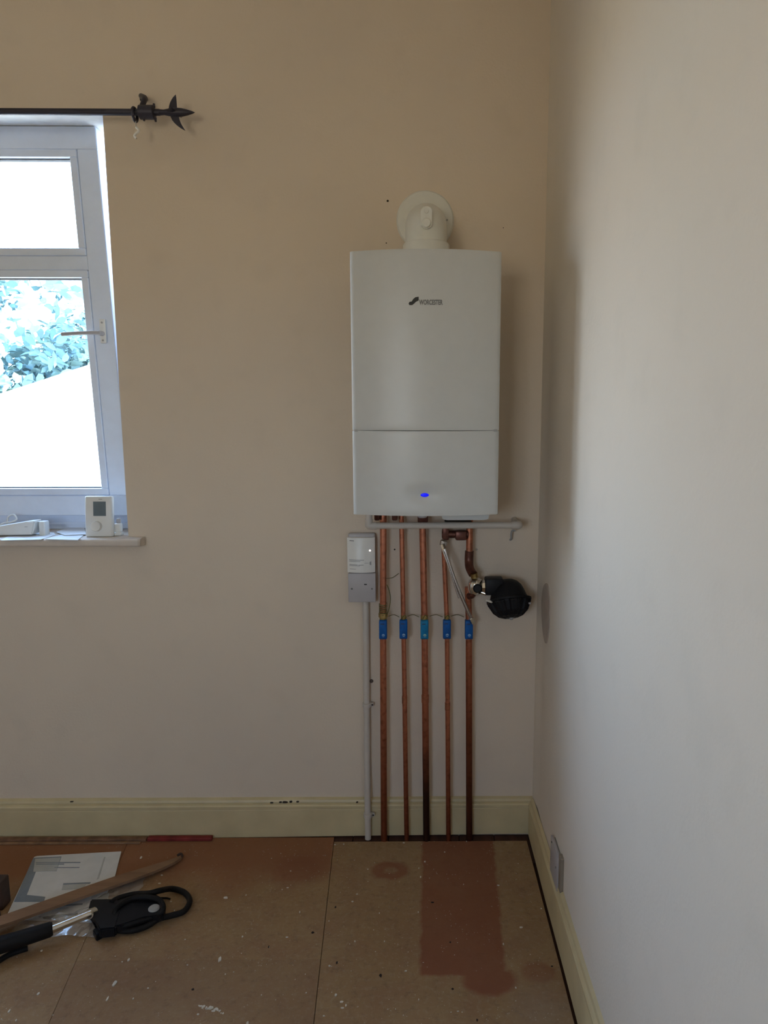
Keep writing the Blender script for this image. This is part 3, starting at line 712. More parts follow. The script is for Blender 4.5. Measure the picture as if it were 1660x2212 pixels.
# ------------------------------------------------------------------ flue elbow
fy = -0.165
FE = thing('flue_elbow', 'off-white plastic flue elbow rising from the boiler top into the wall', 'flue', (BC, fy, BZ1))
fp = W(919, 475.5, -0.01)
bm = lathe(bmesh.new(), [(0.0905, 0), (0.0905, 0.004), (0.086, 0.009), (0.060, 0.013), (0.055, 0.013)], 48, Matrix.Translation((fp.x, 0, fp.z)) @ Matrix.Rotation(R(90), 4, 'X'))
tag(obj('wall_plate', bm, M_FLUE, FE, True), 'round wall plate')
rz = W(925, 480, fy - 0.06)
fr_ = 0.0605; zc = W(920, 421, fy - 0.02).z - fr_ - 0.002; cx_ = fp.x + 0.0015
pts = [(cx_, fy, BZ1 - 0.004), (cx_, fy, BZ1 + 0.05)] + [(cx_, fy + 0.065 - 0.065 * math.cos(t), zc - 0.065 + 0.065 * math.sin(t)) for t in [R(a) for a in range(0, 91, 9)]] + [(cx_, -0.012, zc)]
if pts[2][2] < pts[1][2]: pts[1] = (cx_, fy, (pts[0][2] + pts[2][2]) / 2)
obj('elbow', tb(pts, fr_, 40), M_FLUE, FE, True)
CH = W(920, 517, fy - 0.06).z - BZ1 + 0.005
obj('collar', lathe(bmesh.new(), [(0.070, 0), (0.0685, 0.002), (0.0685, CH - 0.004), (0.066, CH), (0.0605, CH)], 48, Matrix.Translation((cx_, fy, BZ1 - 0.005))), M_FLUE, FE, True)
# inspection boss on the front of the elbow
p0 = W(920.5, 484, fy - fr_); p1 = W(920, 460, fy - fr_ + 0.01)
bm = bmesh.new(); pl = []
for k in range(32):
    t = 2 * math.pi * k / 32; pl.append((cx_ + 0.016 * math.cos(t), (p0.z if math.sin(t) < 0 else p1.z) + 0.014 * math.sin(t)))
prism(bm, pl, 'y', fy - fr_ + 0.03, fy - fr_ - 0.006)
obj('boss', bm, M_FLUE, FE, True)
obj('test_cap', lathe(bmesh.new(), [(0.0125, 0), (0.0125, 0.007), (0.0105, 0.009)], 24, Matrix.Translation((cx_, fy - fr_ - 0.005, p0.z + 0.001)) @ Matrix.Rotation(R(90), 4, 'X')), M_FLUE, FE, True)
obj('boss_screw', lathe(bmesh.new(), [(0.007, 0), (0.006, 0.004)], 16, Matrix.Translation((cx_, fy - fr_ - 0.005, p1.z + 0.001)) @ Matrix.Rotation(R(90), 4, 'X')), M_FLUE, FE, True)
sp_ = W(964, 472, -0.03); obj('plate_screw', lathe(bmesh.new(), [(0.003, 0), (0.003, 0.003)], 10, Matrix.Translation((sp_.x + 0.004, -0.012, sp_.z)) @ Matrix.Rotation(R(90), 4, 'X')), M_GREYP, FE)

# ------------------------------------------------------------------ copper pipes
PYY = -0.042
pipes = [(0.0112, [(829, 1120), (828, 1340), (830, 1800)], 'leftmost copper pipe, with green earth wire wound round it above its tag'),
         (0.0080, [(867, 1120), (872, 1340), (879, 1800)], 'thin copper pipe second from the left under the boiler'),
         (0.0112, [(912, 1120), (917.5, 1340), (922, 1800)], 'middle copper pipe of the five, blackened near the floor'),
         (0.0080, [(958.5, 1169), (966, 1340), (969.5, 1800)], 'thin copper pipe second from the right behind the braided hose'),
         (0.0112, [(1011.5, 1268), (1013.5, 1340), (1014.5, 1800)], 'rightmost dark copper pipe below the chrome valve and black filter')]
FIT = [None, 1502, 1500, 1516, None]
for k, (r, ps, lab) in enumerate(pipes):
    p = [W(x, y, PYY) for x, y in ps]
    top = 1.215 if k < 3 else p[0].z
    T = thing('copper_pipe', lab, 'pipe', (p[2].x, PYY, 0.0), 'copper pipes dropping from the boiler to the floor')
    t0 = Vector((p[0].x, PYY, top)); bot = Vector((p[2].x, PYY, -0.0065))
    seam = p[1] + (p[2] - p[1]) * ((FIT[k] - 1340) / 460) if FIT[k] else None
    if k == 0:
        obj('pipe', tb([t0, p[1], bot], r, 20), M_COP[k], T, True)
    elif seam:
        obj('pipe', tb([t0, p[1], seam], r, 20), M_COP[k], T, True)
        obj('lower_pipe', tb([seam, bot], r * 1.04, 20), M_COP[k], T, True)
        obj('coupling', tb([seam + Vector((0, 0, 0.006)), seam - Vector((0, 0, 0.020))], r * 1.16, 20), M_COPM if k != 2 else M_COPM, T, True)
    else:
        obj('pipe', tb([t0, p[1], bot], r, 20), M_COP[k], T, True)
    # blue tag clipped round the pipe
    u = W(ps[1][0], 1359.5, PYY - 0.012); hh = 0.0325; wd = 0.0132
    bm = bmesh.new(); box(bm, (u.x - wd, PYY - r - 0.011, u.z - hh), (u.x + wd, PYY + r * 0.4, u.z + hh), 0.004, 3)
    TG = tag(obj('pipe_tag', bm, M_BLUE2 if k in (2,) else M_BLUE, T, True), 'bright blue rectangular tag')
    yy = PYY - r - 0.0112
    obj('tag_line', bx((u.x - 0.008, yy - 0.0006, u.z + 0.02), (u.x + 0.004, yy + 0.001, u.z + 0.0222)), M_BLK, TG)
    obj('tag_line', bx((u.x - 0.009, yy - 0.0006, u.z - hh + 0.003), (u.x + 0.009, yy + 0.001, u.z - hh + 0.0045)), M_BLK, TG)
    cc = Matrix.Translation((u.x + 0.001, yy + 0.0004, u.z - 0.018)) @ Matrix.Rotation(R(90), 4, 'X')
    bm = lathe(bmesh.new(), [(0.0052, 0), (0.0052, 0.0012)], 14, cc)
    tag(obj('tag_symbol', bm, mat('pale_blue_print', (0.25, 0.42, 0.6, 1), 0.5) if k != 2 else mat('pale_green_print', (0.3, 0.5, 0.4, 1), 0.5), TG), 'small pale printed mark')
    obj('tag_print', bx((u.x - 0.004, yy - 0.0014, u.z - 0.0205), (u.x + 0.0055, yy, u.z - 0.0185)), M_BLUE, TG)
    # brass collar just above the tag
    if k != 4: obj('brass_collar', tb([(u.x, PYY, u.z + hh + 0.014), (u.x, PYY, u.z + hh - 0.003)], r * 1.12, 16), M_BRASS, T, True)
    if k == 0:
        m_ = bmesh.new()
        pts = []
        zt_, zb_ = W(828, 1303, PYY).z, W(828, 1328, PYY).z
        for i in range(101):
            tt = i / 100; pts.append((u.x + 0.0125 * math.cos(tt * 6 * 2 * math.pi), PYY + 0.0125 * math.sin(tt * 6 * 2 * math.pi), zt_ + (zb_ - zt_) * tt))
        tag(obj('wound_wire', tube(m_, pts, 0.0017, 6), M_CABLE, T, True), 'green and yellow wire coil')
        obj('brass_nut', tb([(u.x, PYY, zb_ + 0.006), (u.x, PYY, zb_ - 0.008)], 0.0155, 6), M_BRASS, T)
    if k < 3:      # union nut under the boiler
        obj('union_nut', tb([(p[0].x, PYY, 1.187), (p[0].x, PYY, 1.168)], r * 1.5, 6), M_COPM, T)
    if k == 0 or k == 1:
        obj('valve_body', bx((p[0].x - 0.030, PYY - 0.016, 1.135), (p[0].x - 0.012, PYY + 0.010, 1.19), 0.005, 2), M_COPD, T, True)
    if k == 2:
        obj('valve_body', bx((p[0].x - 0.014, PYY - 0.030, 1.13), (p[0].x + 0.020, PYY - 0.012, 1.185), 0.005, 2), M_COPD, T, True)

# earth wire linking the pipes
ew = [(836, 1310), (842, 1285), (838, 1270)]
pA = [W(840, 1318, PYY - 0.008), W(844, 1295, PYY - 0.015), W(841, 1275, PYY - 0.012), W(836, 1263, PYY - 0.006)]
EC = thing('earth_cable', 'thin green and yellow earth wire looping between the copper pipes above their tags', 'cable', W(880, 1330, -0.03))
obj('wire_loop', tb(spline([W(834, 1332, PYY - 0.018)] + pA, 6), 0.0014, 6), M_CABLE, EC, True)
obj('wire_end', tb(spline([W(835, 1250, -0.05), W(842, 1249, -0.02), W(850, 1247, -0.012), (W(862, 1238, 0).x, -0.003, W(862, 1238, 0).z)], 5), 0.0012, 6), M_CABLE, EC, True)
for a, b in ((840, 863), (881, 906), (929, 957), (975, 1003)):
    obj('wire_link', tb(spline([W(a, 1331, -0.03), W((a + b) / 2, 1328, -0.014), W(b, 1333, -0.03)], 5), 0.0011, 6), M_CABLE, EC, True)
for px in (873, 918, 966):
    obj('wire_twist', tb(spline([W(px - 4, 1337, PYY - 0.0152), W(px + 1, 1329, PYY - 0.019), W(px + 5, 1333, PYY - 0.018), W(px + 3, 1337, PYY - 0.0155)], 5), 0.0015, 6), M_CABLE, EC, True)

# ------------------------------------------------------------------ fittings under the boiler on the right
TF = thing('tee_fitting', 'dark tarnished copper tee and bend beneath the right end of the boiler', 'pipe fitting', W(990, 1150, PYY))
u5 = W(1015, 1140, PYY)
obj('riser', tb([(u5.x, PYY, 1.20), (u5.x, PYY, W(1014, 1205, PYY).z)], 0.0112, 20), M_COPM, TF, True)
obj('bend', tb(spline([(u5.x, PYY, W(1014, 1190, PYY).z), (u5.x - 0.001, PYY, W(1014, 1210, PYY).z), W(1015, 1226, PYY - 0.012), W(1022, 1240, PYY - 0.03)], 6), 0.0145, 20), M_COPD, TF, True)
obj('cross_pipe', tb([W(955, 1154, PYY - 0.004), W(1012, 1154, PYY - 0.004)], 0.0125, 18), M_COPD, TF, True)
obj('tee_body', bx(W(984, 1168, PYY - 0.022), W(1008, 1144, PYY + 0.012), 0.006, 2), M_COPD, TF, True)
obj('drop_body', bx(W(956, 1168, PYY - 0.018), W(970, 1130, PYY + 0.012), 0.005, 2), M_COPD, TF, True)
obj('valve_block', bx(W(962, 1132, PYY - 0.06), W(1018, 1122, PYY), 0.004, 2), M_BLK, TF, True)
obj('fill_valve', lathe(bmesh.new(), [(0.010, 0), (0.012, 0.004), (0.012, 0.016), (0.007, 0.022)], 8, Matrix.Translation(W(957, 1179, PYY - 0.016)) @ Matrix.Rotation(R(15), 4, 'Y')), M_STEEL, TF, True)

# filling loop: braided hose
HO = thing('filling_hose', 'silver braided filling hose slanting across the two right-hand pipes', 'hose', W(990, 1260, -0.08))
obj('hose', tb(spline([W(959, 1182, -0.082), W(963, 1192, -0.087), W(975, 1230, -0.088), W(990, 1270, -0.088), W(1006, 1308, -0.082), W(1021, 1343, -0.068)], 8), 0.0058, 12), M_STEEL, HO, True)
obj('second_strand', tb(spline([W(956, 1185, -0.086), W(961, 1200, -0.094), W(970, 1225, -0.098), W(982, 1262, -0.098), W(992, 1292, -0.094)], 8), 0.0028, 10), M_STEEL, HO, True)
obj('top_nut', tb([W(957, 1177, -0.078), W(960, 1188, -0.086)], 0.0080, 6), M_CHROME, HO)
obj('bottom_nut', tb([W(1018, 1335, -0.071), W(1023, 1346, -0.066)], 0.0085, 6), M_CHROME, HO)

# chrome valve on pipe five
CV = thing('chrome_valve', 'chrome isolating valve with black cap joining the pipe to the black filter', 'valve', W(1030, 1265, -0.07))
vc = W(1028, 1266, -0.07)
obj('valve_body', lathe(bmesh.new(), [(0.012, -0.028), (0.021, -0.022), (0.0255, -0.008), (0.0255, 0.010), (0.021, 0.020), (0.012, 0.026)], 28, Matrix.Translation(vc)), M_CHROME, CV, True)
obj('valve_neck', tb(spline([W(1024, 1238, PYY - 0.03), W(1026, 1247, -0.07)], 3), [0.012, 0.012, 0.012, 0.013], 16), M_BRASS, CV, True)
obj('valve_tail', tb(spline([W(1026, 1278, -0.072), W(1020, 1286, -0.066), W(1013, 1288, -0.056)], 5), 0.011, 16), M_COPD, CV, True)
obj('valve_cap', lathe(bmesh.new(), [(0.0145, 0), (0.015, 0.008), (0.011, 0.013)], 20, Matrix.Translation(vc + Vector((0.004, -0.022, -0.002))) @ Matrix.Rotation(R(80), 4, 'X')), M_BLACK, CV, True)
obj('side_arm', tb([vc + Vector((0.012, 0, 0.0)), vc + Vector((0.036, -0.006, 0.0))], 0.012, 16), M_CHROME, CV, True)
obj('union_nut', tb([vc + Vector((0.024, -0.003, 0.0)), vc + Vector((0.037, -0.006, 0.0))], [0.021, 0.021], 8), M_CHROME, CV)
obj('lower_arm', tb([W(1036, 1278, -0.075), W(1052, 1283, -0.082)], 0.007, 12), M_CHROME, CV, True)

# black magnetic filter
FB = thing('system_filter', 'round black heating filter with serrated screw cap right of the chrome valve', 'filter', W(1100, 1300, -0.08))
fc = W(1100, 1297, -0.088)
ax_ = Vector((0.10, -0.42, -0.90)).normalized()          # lid end points down and slightly out
MM = Matrix.Translation(fc) @ frame_of(-ax_) @ Matrix.Scale(1.03, 4)
obj('canister', lathe(bmesh.new(), [(0.030, -0.02), (0.056, -0.012), (0.062, -0.004), (0.061, 0.004), (0.057, 0.016), (0.052, 0.032), (0.046, 0.046), (0.036, 0.058), (0.022, 0.066), (0.006, 0.068)], 48, MM), M_BLACK, FB, True)
def wv(k, n, z): return 0.0036 if (k // 3) % 2 == 0 else -0.0012
obj('screw_cap', lathe(bmesh.new(), [(0.018, -0.056), (0.036, -0.050), (0.052, -0.036), (0.060, -0.020), (0.0655, -0.010), (0.0655, -0.002), (0.06, 0.0)], 72, MM, wave=wv), M_BLACK, FB, False)
obj('lid_lip', lathe(bmesh.new(), [(0.064, -0.006), (0.0715, -0.004), (0.0715, 0.002), (0.063, 0.004)], 48, MM), M_BLACK, FB, True)
obj('inlet_body', bx(W(1049, 1287, -0.105), W(1085, 1243.5, -0.055), 0.006, 2), M_BLACK, FB, True)
obj('vent_knob', lathe(bmesh.new(), [(0.004, -0.062), (0.007, -0.058), (0.008, -0.048)], 12, MM), M_GREYP, FB, True)
o = obj('white_mark', bx(W(1050, 1308, -0.150), W(1065, 1302, -0.1485)), M_CHIP, FB)
bm = bmesh.new(); mk = W(1057, 1305, fc.y - 0.068)
box(bm, (-0.011, -0.002, -0.0035), (0.011, 0.004, 0.0035), 0.001, 1); bmesh.ops.transform(bm, matrix=Matrix.Translation(mk + Vector((0.004, 0.035, 0))) @ Matrix.Rotation(R(-35), 4, 'Z') @ Matrix.Rotation(R(8), 4, 'Y'), verts=bm.verts)
bpy.data.objects.remove(o)
tag(obj('white_mark', bm, M_CHIP, FB), 'small white label')
bm = bmesh.new(); mk = W(1145, 1303, fc.y - 0.03)
box(bm, (-0.004, -0.003, -0.003), (0.004, 0.003, 0.003), 0.001, 1); bmesh.ops.transform(bm, matrix=Matrix.Translation(mk), verts=bm.verts)
tag(obj('white_mark', bm, M_PATT, FB), 'small pale mark')

# ------------------------------------------------------------------ white condensate pipe
yc = -0.115; zc_ = W(900, 1135.5, yc).z; xl = W(797.5, 1130, yc).x; xr = W(1122, 1134, yc).x; zr = W(1122, 1134.5, yc).z
CD = thing('condensate_pipe', 'white plastic waste pipe running level beneath the boiler', 'pipe', (xl, yc, zc_))
obj('drop', tb([(xl, yc, 1.206), (xl, yc, zc_ + 0.004)], 0.0108, 20), M_PIPEW, CD, True)
obj('elbow', tb(spline([(xl, yc, zc_ + 0.022), (xl, yc, zc_ + 0.004), (xl + 0.004, yc, zc_), (xl + 0.024, yc, zc_)], 5), 0.0125, 20), M_PIPEW, CD, True)
obj('pipe', tb([(xl + 0.01, yc, zc_), (xr - 0.01, yc, zr)], 0.0104, 20), M_PIPEW, CD, True)
obj('end_elbow', tb(spline([(xr - 0.024, yc, zr), (xr - 0.006, yc, zr), (xr, yc + 0.006, zr), (xr, yc + 0.024, zr)], 5), 0.0125, 20), M_PIPEW, CD, True)
obj('wall_run', tb([(xr, yc + 0.01, zr), (xr, 0.0, zr)], 0.0104, 20), M_PIPEW, CD, True)
obj('pipe_clip', tb(spline([W(1114, 1146, -0.03), W(1107, 1147, -0.03), W(1105, 1155, -0.02), W(1105, 1164, -0.012), W(1103, 1166, -0.0)], 5), 0.0035, 10), M_GREYP, CD, True)

# ------------------------------------------------------------------ control receiver and spur box
RB = thing('boiler_receiver', 'white wireless receiver with a bright light, mounted above the grey spur box', 'control unit', W(782, 1195, 0))
x0, x1 = W(751, 1200, -0.03).x, W(810.5, 1200, -0.03).x; z1, z0 = W(780, 1161, -0.035).z, W(780, 1236, -0.035).z
obj('back_box', bx((x0 + 0.002, 0.0, z0 + 0.006), (x1 + 0.001, -0.024, z1 + 0.012), 0.006, 3), M_PATT, RB, True)
bm = bmesh.new(); nx = 20; f_ = []; rec = lambda u: -0.034 - 0.012 * (1 - u * u)
for i in range(nx + 1):
    u = -1 + 2 * i / nx; x = (x0 + x1) / 2 + u * (x1 - x0) / 2
    f_.append([bm.verts.new((x, y, z)) for y, z in ((-0.022, z0), (rec(u), z0), (rec(u) , z0 + 0.002), (rec(u), z1 - 0.002), (rec(u) + 0.001, z1), (-0.022, z1))])
for a, b in zip(f_, f_[1:]):
    for k in range(6): bm.faces.new((a[k], a[(k + 1) % 6], b[(k + 1) % 6], b[k]))
bm.faces.new(f_[0]); bm.faces.new(f_[-1][::-1])
RC = tag(obj('front_cover', bm, M_WHITE, RB, True, 30), 'bowed white cover')
def on_cover(pxa, pya, pxb, pyb, name, m, th=0.0006):
    a = W(pxa, pya, -0.043); b = W(pxb, pyb, -0.043); bm = bmesh.new(); n = 6; cs_ = []
    for i in range(n + 1):
        x = a.x + (b.x - a.x) * i / n; u = (x - (x0 + x1) / 2) / ((x1 - x0) / 2); y = rec(u)
        cs_.append([bm.verts.new(q) for q in ((x, y + th, b.z), (x, y - th, b.z), (x, y - th, a.z), (x, y + th, a.z))])
    for p_, q_ in zip(cs_, cs_[1:]):
        for k in range(4): bm.faces.new((p_[k], p_[(k + 1) % 4], q_[(k + 1) % 4], q_[k]))
    bm.faces.new(cs_[0]); bm.faces.new(cs_[-1][::-1]); return obj(name, bm, m, RC)
on_cover(755, 1167.5, 765, 1169, 'printed_mark', M_INK)
for a in ((754, 1209, 787, 1210.3), (754, 1212.2, 779, 1213.2), (755, 1219.5, 773, 1220.7), (775, 1219.8, 786, 1221), (754.5, 1222, 778, 1222.8), (756, 1229, 769, 1229.8), (788, 1216, 797, 1216.6)):
    on_cover(*a, 'printed_line', M_INK2)
bm = bmesh.new(); p = W(800, 1217, -0.043); u = (p.x - (x0 + x1) / 2) / ((x1 - x0) / 2)
prism(bm, [(p.x + 0.0035, p.z - 0.007), (p.x + 0.0035, p.z + 0.007), (p.x - 0.002, p.z + 0.004), (p.x - 0.0035, p.z), (p.x - 0.002, p.z - 0.004)], 'y', rec(u) + 0.001, rec(u) - 0.0006)
obj('printed_symbol', bm, M_INK2, RC)
p = W(799.5, 1189.5, -0.043); bm = bmesh.new(); u = (p.x - (x0 + x1) / 2) / ((x1 - x0) / 2)
bmesh.ops.create_uvsphere(bm, u_segments=12, v_segments=8, radius=0.0028, matrix=Matrix.Translation((p.x, rec(u), p.z)))
tag(obj('indicator_light', bm, M_LEDW, RC, True), 'tiny bright white light')
SX = thing('spur_box', 'grey-white fused spur box directly under the wireless receiver', 'electrical box', W(782, 1300, 0))
x0, x1 = W(753, 1270, -0.03).x, W(812.5, 1270, -0.03).x; z1, z0 = W(780, 1238, -0.035).z, W(780, 1301, -0.035).z
obj('back_box', bx((x0 + 0.001, 0, z0 + 0.001), (x1 - 0.001, -0.028, z1 - 0.001), 0.003, 2), M_PATT, SX, True)
obj('face_plate', bx((x0, -0.027, z0), (x1, -0.036, z1), 0.003, 3), M_PATT, SX, True)
for px, py, r in ((760.5, 1272, 0.0035), (804, 1272, 0.003)):
    p = W(px, py, -0.036); obj('plate_screw', lathe(bmesh.new(), [(r, 0), (r * 0.8, 0.0012)], 12, Matrix.Translation((p.x, -0.0358, p.z)) @ Matrix.Rotation(R(90), 4, 'X')), M_INK, SX)
p = W(790, 1262.5, -0.036); obj('flex_slot', bx((p.x - 0.0045, -0.0356, p.z - 0.0018), (p.x + 0.0045, -0.0365, p.z + 0.0018), 0.0002, 1), M_BLK, SX)

# conduit
cx1 = W(790.5, 1301, -0.016).x; cx2 = W(795.5, 1812, -0.034).x
CN = thing('cable_conduit', 'white round cable conduit running from the spur box down to the floor', 'conduit', (cx2, -0.03, 0))
obj('conduit', tb([(cx1, -0.014, z0 + 0.008), (W(794, 1700, -0.02).x, -0.0145, 0.25), (cx2, -0.034, 0.12), (cx2, -0.034, 0.0)], 0.0108, 20), M_PIPEW, CN, True)
for px, py, yy in ((793.5, 1522, -0.014), (795.5, 1760, -0.034)):
    p = W(px, py, yy)
    tcl = obj('saddle', tb([(p.x, yy, p.z + 0.007), (p.x, yy, p.z - 0.007)], 0.0155, 20), M_PIPEW, CN, True)
    obj('saddle_lug', bx((p.x + 0.008, yy + 0.012, p.z - 0.006), (p.x + 0.023, yy - 0.002, p.z + 0.006), 0.002, 2), M_PIPEW, tcl, True)
    obj('saddle_screw', lathe(bmesh.new(), [(0.003, 0), (0.0025, 0.002)], 10, Matrix.Translation((p.x + 0.018, yy - 0.002, p.z)) @ Matrix.Rotation(R(90), 4, 'X')), M_HOLE, tcl)

# ------------------------------------------------------------------ socket on the right wall above the skirting
SO = thing('wall_socket', 'grey-white socket plate low on the right wall, partly behind the skirting', 'socket', RW(1203, 1860, XR))
a = RW(1193, 1828, XR - 0.008); b = RW(1216, 1885, XR - 0.008)
y0_, y1_ = -0.50, -0.395
zt0 = 0.245
obj('back_box', bx((XR - 0.004, y0_ + 0.004, 0.13), (XR + 0.02, y1_ - 0.004, zt0 - 0.004), 0.002, 1), M_GREYP, SO)
obj('face_plate', bx((XR - 0.012, y0_, 0.128), (XR - 0.003, y1_, zt0), 0.002, 2), M_PATT, SO, True)
obj('plate_edge', bx((XR - 0.009, y0_ - 0.028, 0.15), (XR + 0.001, y0_ - 0.001, zt0 + 0.012), 0.001, 1), mat('taupe_plastic', (0.26, 0.22, 0.17, 1), 0.6), SO)
obj('plate_screw', lathe(bmesh.new(), [(0.003, 0), (0.003, 0.0015)], 10, Matrix.Translation((XR - 0.0118, y0_ + 0.02, 0.20)) @ Matrix.Rotation(R(-90), 4, 'Y')), M_INK, SO)
obj('plate_screw', lathe(bmesh.new(), [(0.003, 0), (0.003, 0.0015)], 10, Matrix.Translation((XR - 0.0118, y1_ - 0.02, 0.235)) @ Matrix.Rotation(R(-90), 4, 'Y')), M_BLK, SO)

# ------------------------------------------------------------------ things on the window board
SZ = ST
def sillpt(px, py): return F(px, py, SZ)
ty = -0.012
TH = thing('room_thermostat', 'white room thermostat with grey screen and round dial standing on the window board', 'thermostat', (W(212, 1160, ty).x, ty, SZ))
xa, xb = W(181, 1120, ty).x, W(240, 1120, ty).x; zt_ = W(210, 1072, ty).z
tilt = Matrix.Translation((0, ty, SZ)) @ Matrix.Rotation(R(-6), 4, 'X') @ Matrix.Translation((0, -ty, -SZ))
def tobj(name, bm, m, par, sm=True):
    bmesh.ops.transform(bm, matrix=tilt, verts=bm.verts); return obj(name, bm, m, par, sm)
tobj('body', bx((xa, ty, SZ + 0.001), (xb, ty + 0.022, zt_), 0.006, 3), M_WHITE, TH)
pa = W(197.5, 1084, ty); pb = W(227, 1115, ty)
sc_ = tobj('screen', bx((pa.x, ty - 0.0008, pb.z), (pb.x, ty + 0.003, pa.z), 0.0005, 1), M_SCREEN, TH); sc_['label'] = 'grey liquid-crystal screen'
pd = W(208, 1137, ty)
tobj('dial', lathe(bmesh.new(), [(0.0175, 0), (0.0172, 0.009), (0.0155, 0.0115), (0.012, 0.0105), (0.003, 0.0105)], 32, Matrix.Translation((pd.x, ty + 0.0005, pd.z)) @ Matrix.Rotation(R(90), 4, 'X')), M_WHITE, TH)
pm = W(213, 1079, ty); tobj('printed_mark', bx((pm.x - 0.006, ty - 0.0005, pm.z - 0.0007), (pm.x + 0.006, ty + 0.001, pm.z + 0.0007)), M_INK, TH, False)
# small white adaptor in the corner
ya_ = 0.02
AD = thing('plug_adaptor', 'small white plug adaptor tucked between thermostat and window reveal', 'adaptor', (W(260, 1160, ya_).x, ya_, SZ))
xa, xb = W(246, 1140, ya_).x, W(272, 1140, ya_).x
xb = min(xb, -0.999)
obj('base', bx((xa, ya_ - 0.012, SZ + 0.0003), (xb, ya_ + 0.016, SZ + 0.012), 0.003, 2), M_WHITE, AD, True)
obj('body', bx((xa + 0.003, ya_ - 0.008, SZ + 0.011), (xb - 0.002, ya_ + 0.014, SZ + 0.042), 0.005, 3), M_WHITE, AD, True)
obj('pin_block', bx((xa + 0.010, ya_ - 0.003, SZ + 0.0415), (xb - 0.004, ya_ + 0.010, SZ + 0.058), 0.003, 2), M_PATT, AD, True)
# leaflets
def leaflet(pts, label, z, th, group=None, lift=0.0, m=None):
    bm = bmesh.new(); P_ = [F(x, y, z) for x, y in pts]
    prism(bm, [(p.x, p.y) for p in P_], 'z', z, z + th)
    if lift:
        for v in bm.verts:
            v.co.z += lift * max(0, v.co.y + 0.02) * 6
    o = obj('leaflet', bm, m or M_PAPER); return tag(o, label, 'leaflet', group)
leaflet([(98, 1166), (134, 1156), (180, 1158), (168, 1168)], 'folded white leaflet lying left of the thermostat at the board edge', SZ + 0.0003, 0.0025)
leaflet([(122, 1150), (150, 1139), (182, 1141), (186, 1155), (140, 1157)], 'white leaflet lying behind the folded one beside the thermostat', SZ + 0.004, 0.0018)
leaflet([(2, 1168), (20, 1157), (115, 1149), (120, 1156), (88, 1166)], 'long white paper sheet at the left end of the visible window board', SZ + 0.0003, 0.0012)
# white plastic housing and cable
yb_ = 0.03
pb0 = W(5, 1150, yb_); pb1 = W(88, 1150, yb_)
bm = bmesh.new()
prism(bm, [(pb0.x - 0.03, SZ + 0.0035), (pb1.x - 0.012, SZ + 0.006), (pb1.x, SZ + 0.052), (pb1.x - 0.03, SZ + 0.050), (pb0.x - 0.03, SZ + 0.028)], 'y', yb_ - 0.03, yb_ + 0.02)
bmesh.ops.bevel(bm, geom=bm.edges[:], offset=0.004, segments=2, affect='EDGES')
WH = thing('plastic_housing', 'white wedge-shaped plastic housing lying on the window board by the frame edge', 'housing', (pb0.x, yb_, SZ))
obj('cover', bm, M_WHITE, WH, True)
pq = W(57, 1138, yb_ - 0.03); obj('printed_mark', bx((pq.x - 0.006, yb_ - 0.0305, pq.z - 0.001), (pq.x + 0.004, yb_ - 0.029, pq.z + 0.001)), M_PATT, WH)
obj('end_block', bx((pb1.x + 0.001, yb_ - 0.012, SZ + 0.0003), (pb1.x + 0.022, yb_ + 0.018, SZ + 0.048), 0.003, 2), M_WHITE, WH, True)
o = obj('white_cable', tb(spline([(pb0.x - 0.06, 0.09, SZ + 0.012), (pb0.x - 0.02, 0.085, SZ + 0.02), W(18, 1117, 0.08), W(30, 1112, 0.075), W(36, 1122, 0.07), W(24, 1128, 0.07), W(8, 1130, 0.08), (pb0.x - 0.07, 0.085, SZ + 0.008)], 8), 0.0028, 10), M_WHITE, smooth=True)
tag(o, 'white cable looping behind the plastic housing on the window board', 'cable')
o = obj('dark_adaptor', bx((W(38, 1120, 0.1).x, 0.088, SZ + 0.0003), (W(60, 1120, 0.1).x, 0.112, SZ + 0.034), 0.004, 2), M_GREYP, smooth=True)
tag(o, 'small dark grey block behind the plastic housing on the window board', 'adaptor')

# ------------------------------------------------------------------ things on the floor
# booklet / papers
def floor_prism(pts, z0, z1):
    P_ = [F(x, y, z1) for x, y in pts]; return prism(bmesh.new(), [(p.x, p.y) for p in P_], 'z', z0, z1)
MB = thing('instruction_manual', 'white and grey instruction manual lying open on the floor under the wooden batten', 'booklet', F(140, 1910, 0))
obj('pages', floor_prism([(74, 1851), (80, 1849), (262, 1839), (249, 1890), (222, 1946), (198, 1990), (12, 1983)], 0.0004, 0.005), M_PAPER, MB)
zp = 0.0052
def pr(pts, m, name, z=0.0055): return obj(name, floor_prism(pts, 0.0048, z), m, MB)
tag(pr([(72, 1853), (133, 1850), (122, 1882), (78, 1882), (58, 1933), (98, 1937), (95, 1948), (30, 1948)], M_PAPERG, 'cover_band'), 'grey-blue printed area')
pr([(76, 1855), (131, 1852), (122, 1881), (72, 1883)], M_PAPERL, 'printed_panel', 0.0058)
pr([(225, 1851), (228, 1851), (214, 1897), (209, 1900)], M_PAPERL, 'fold_line', 0.0058)
for a in (((78, 1862.5), (174, 1862), (173, 1863.6), (77, 1864.2)), ((78, 1866), (139, 1865.4), (138, 1867), (77, 1867.6)), ((118, 1873.2), (172, 1873), (171, 1874.2), (117, 1874.4)), ((137, 1908), (196, 1905.5), (194, 1908.5), (136, 1911))):
    pr(a, M_PAPERG, 'printed_line', 0.0060)
pr([(136, 1911), (187, 1908), (180, 1919), (133, 1923)], M_PAPERL, 'printed_panel', 0.0058)
pr([(128, 1955), (179, 1951), (178, 1954), (127, 1958)], M_PAPERG, 'printed_line', 0.0060)
pr([(122, 1962), (148, 1960), (148, 1961.4), (122, 1963.4)], M_PAPERL, 'printed_line', 0.0060)
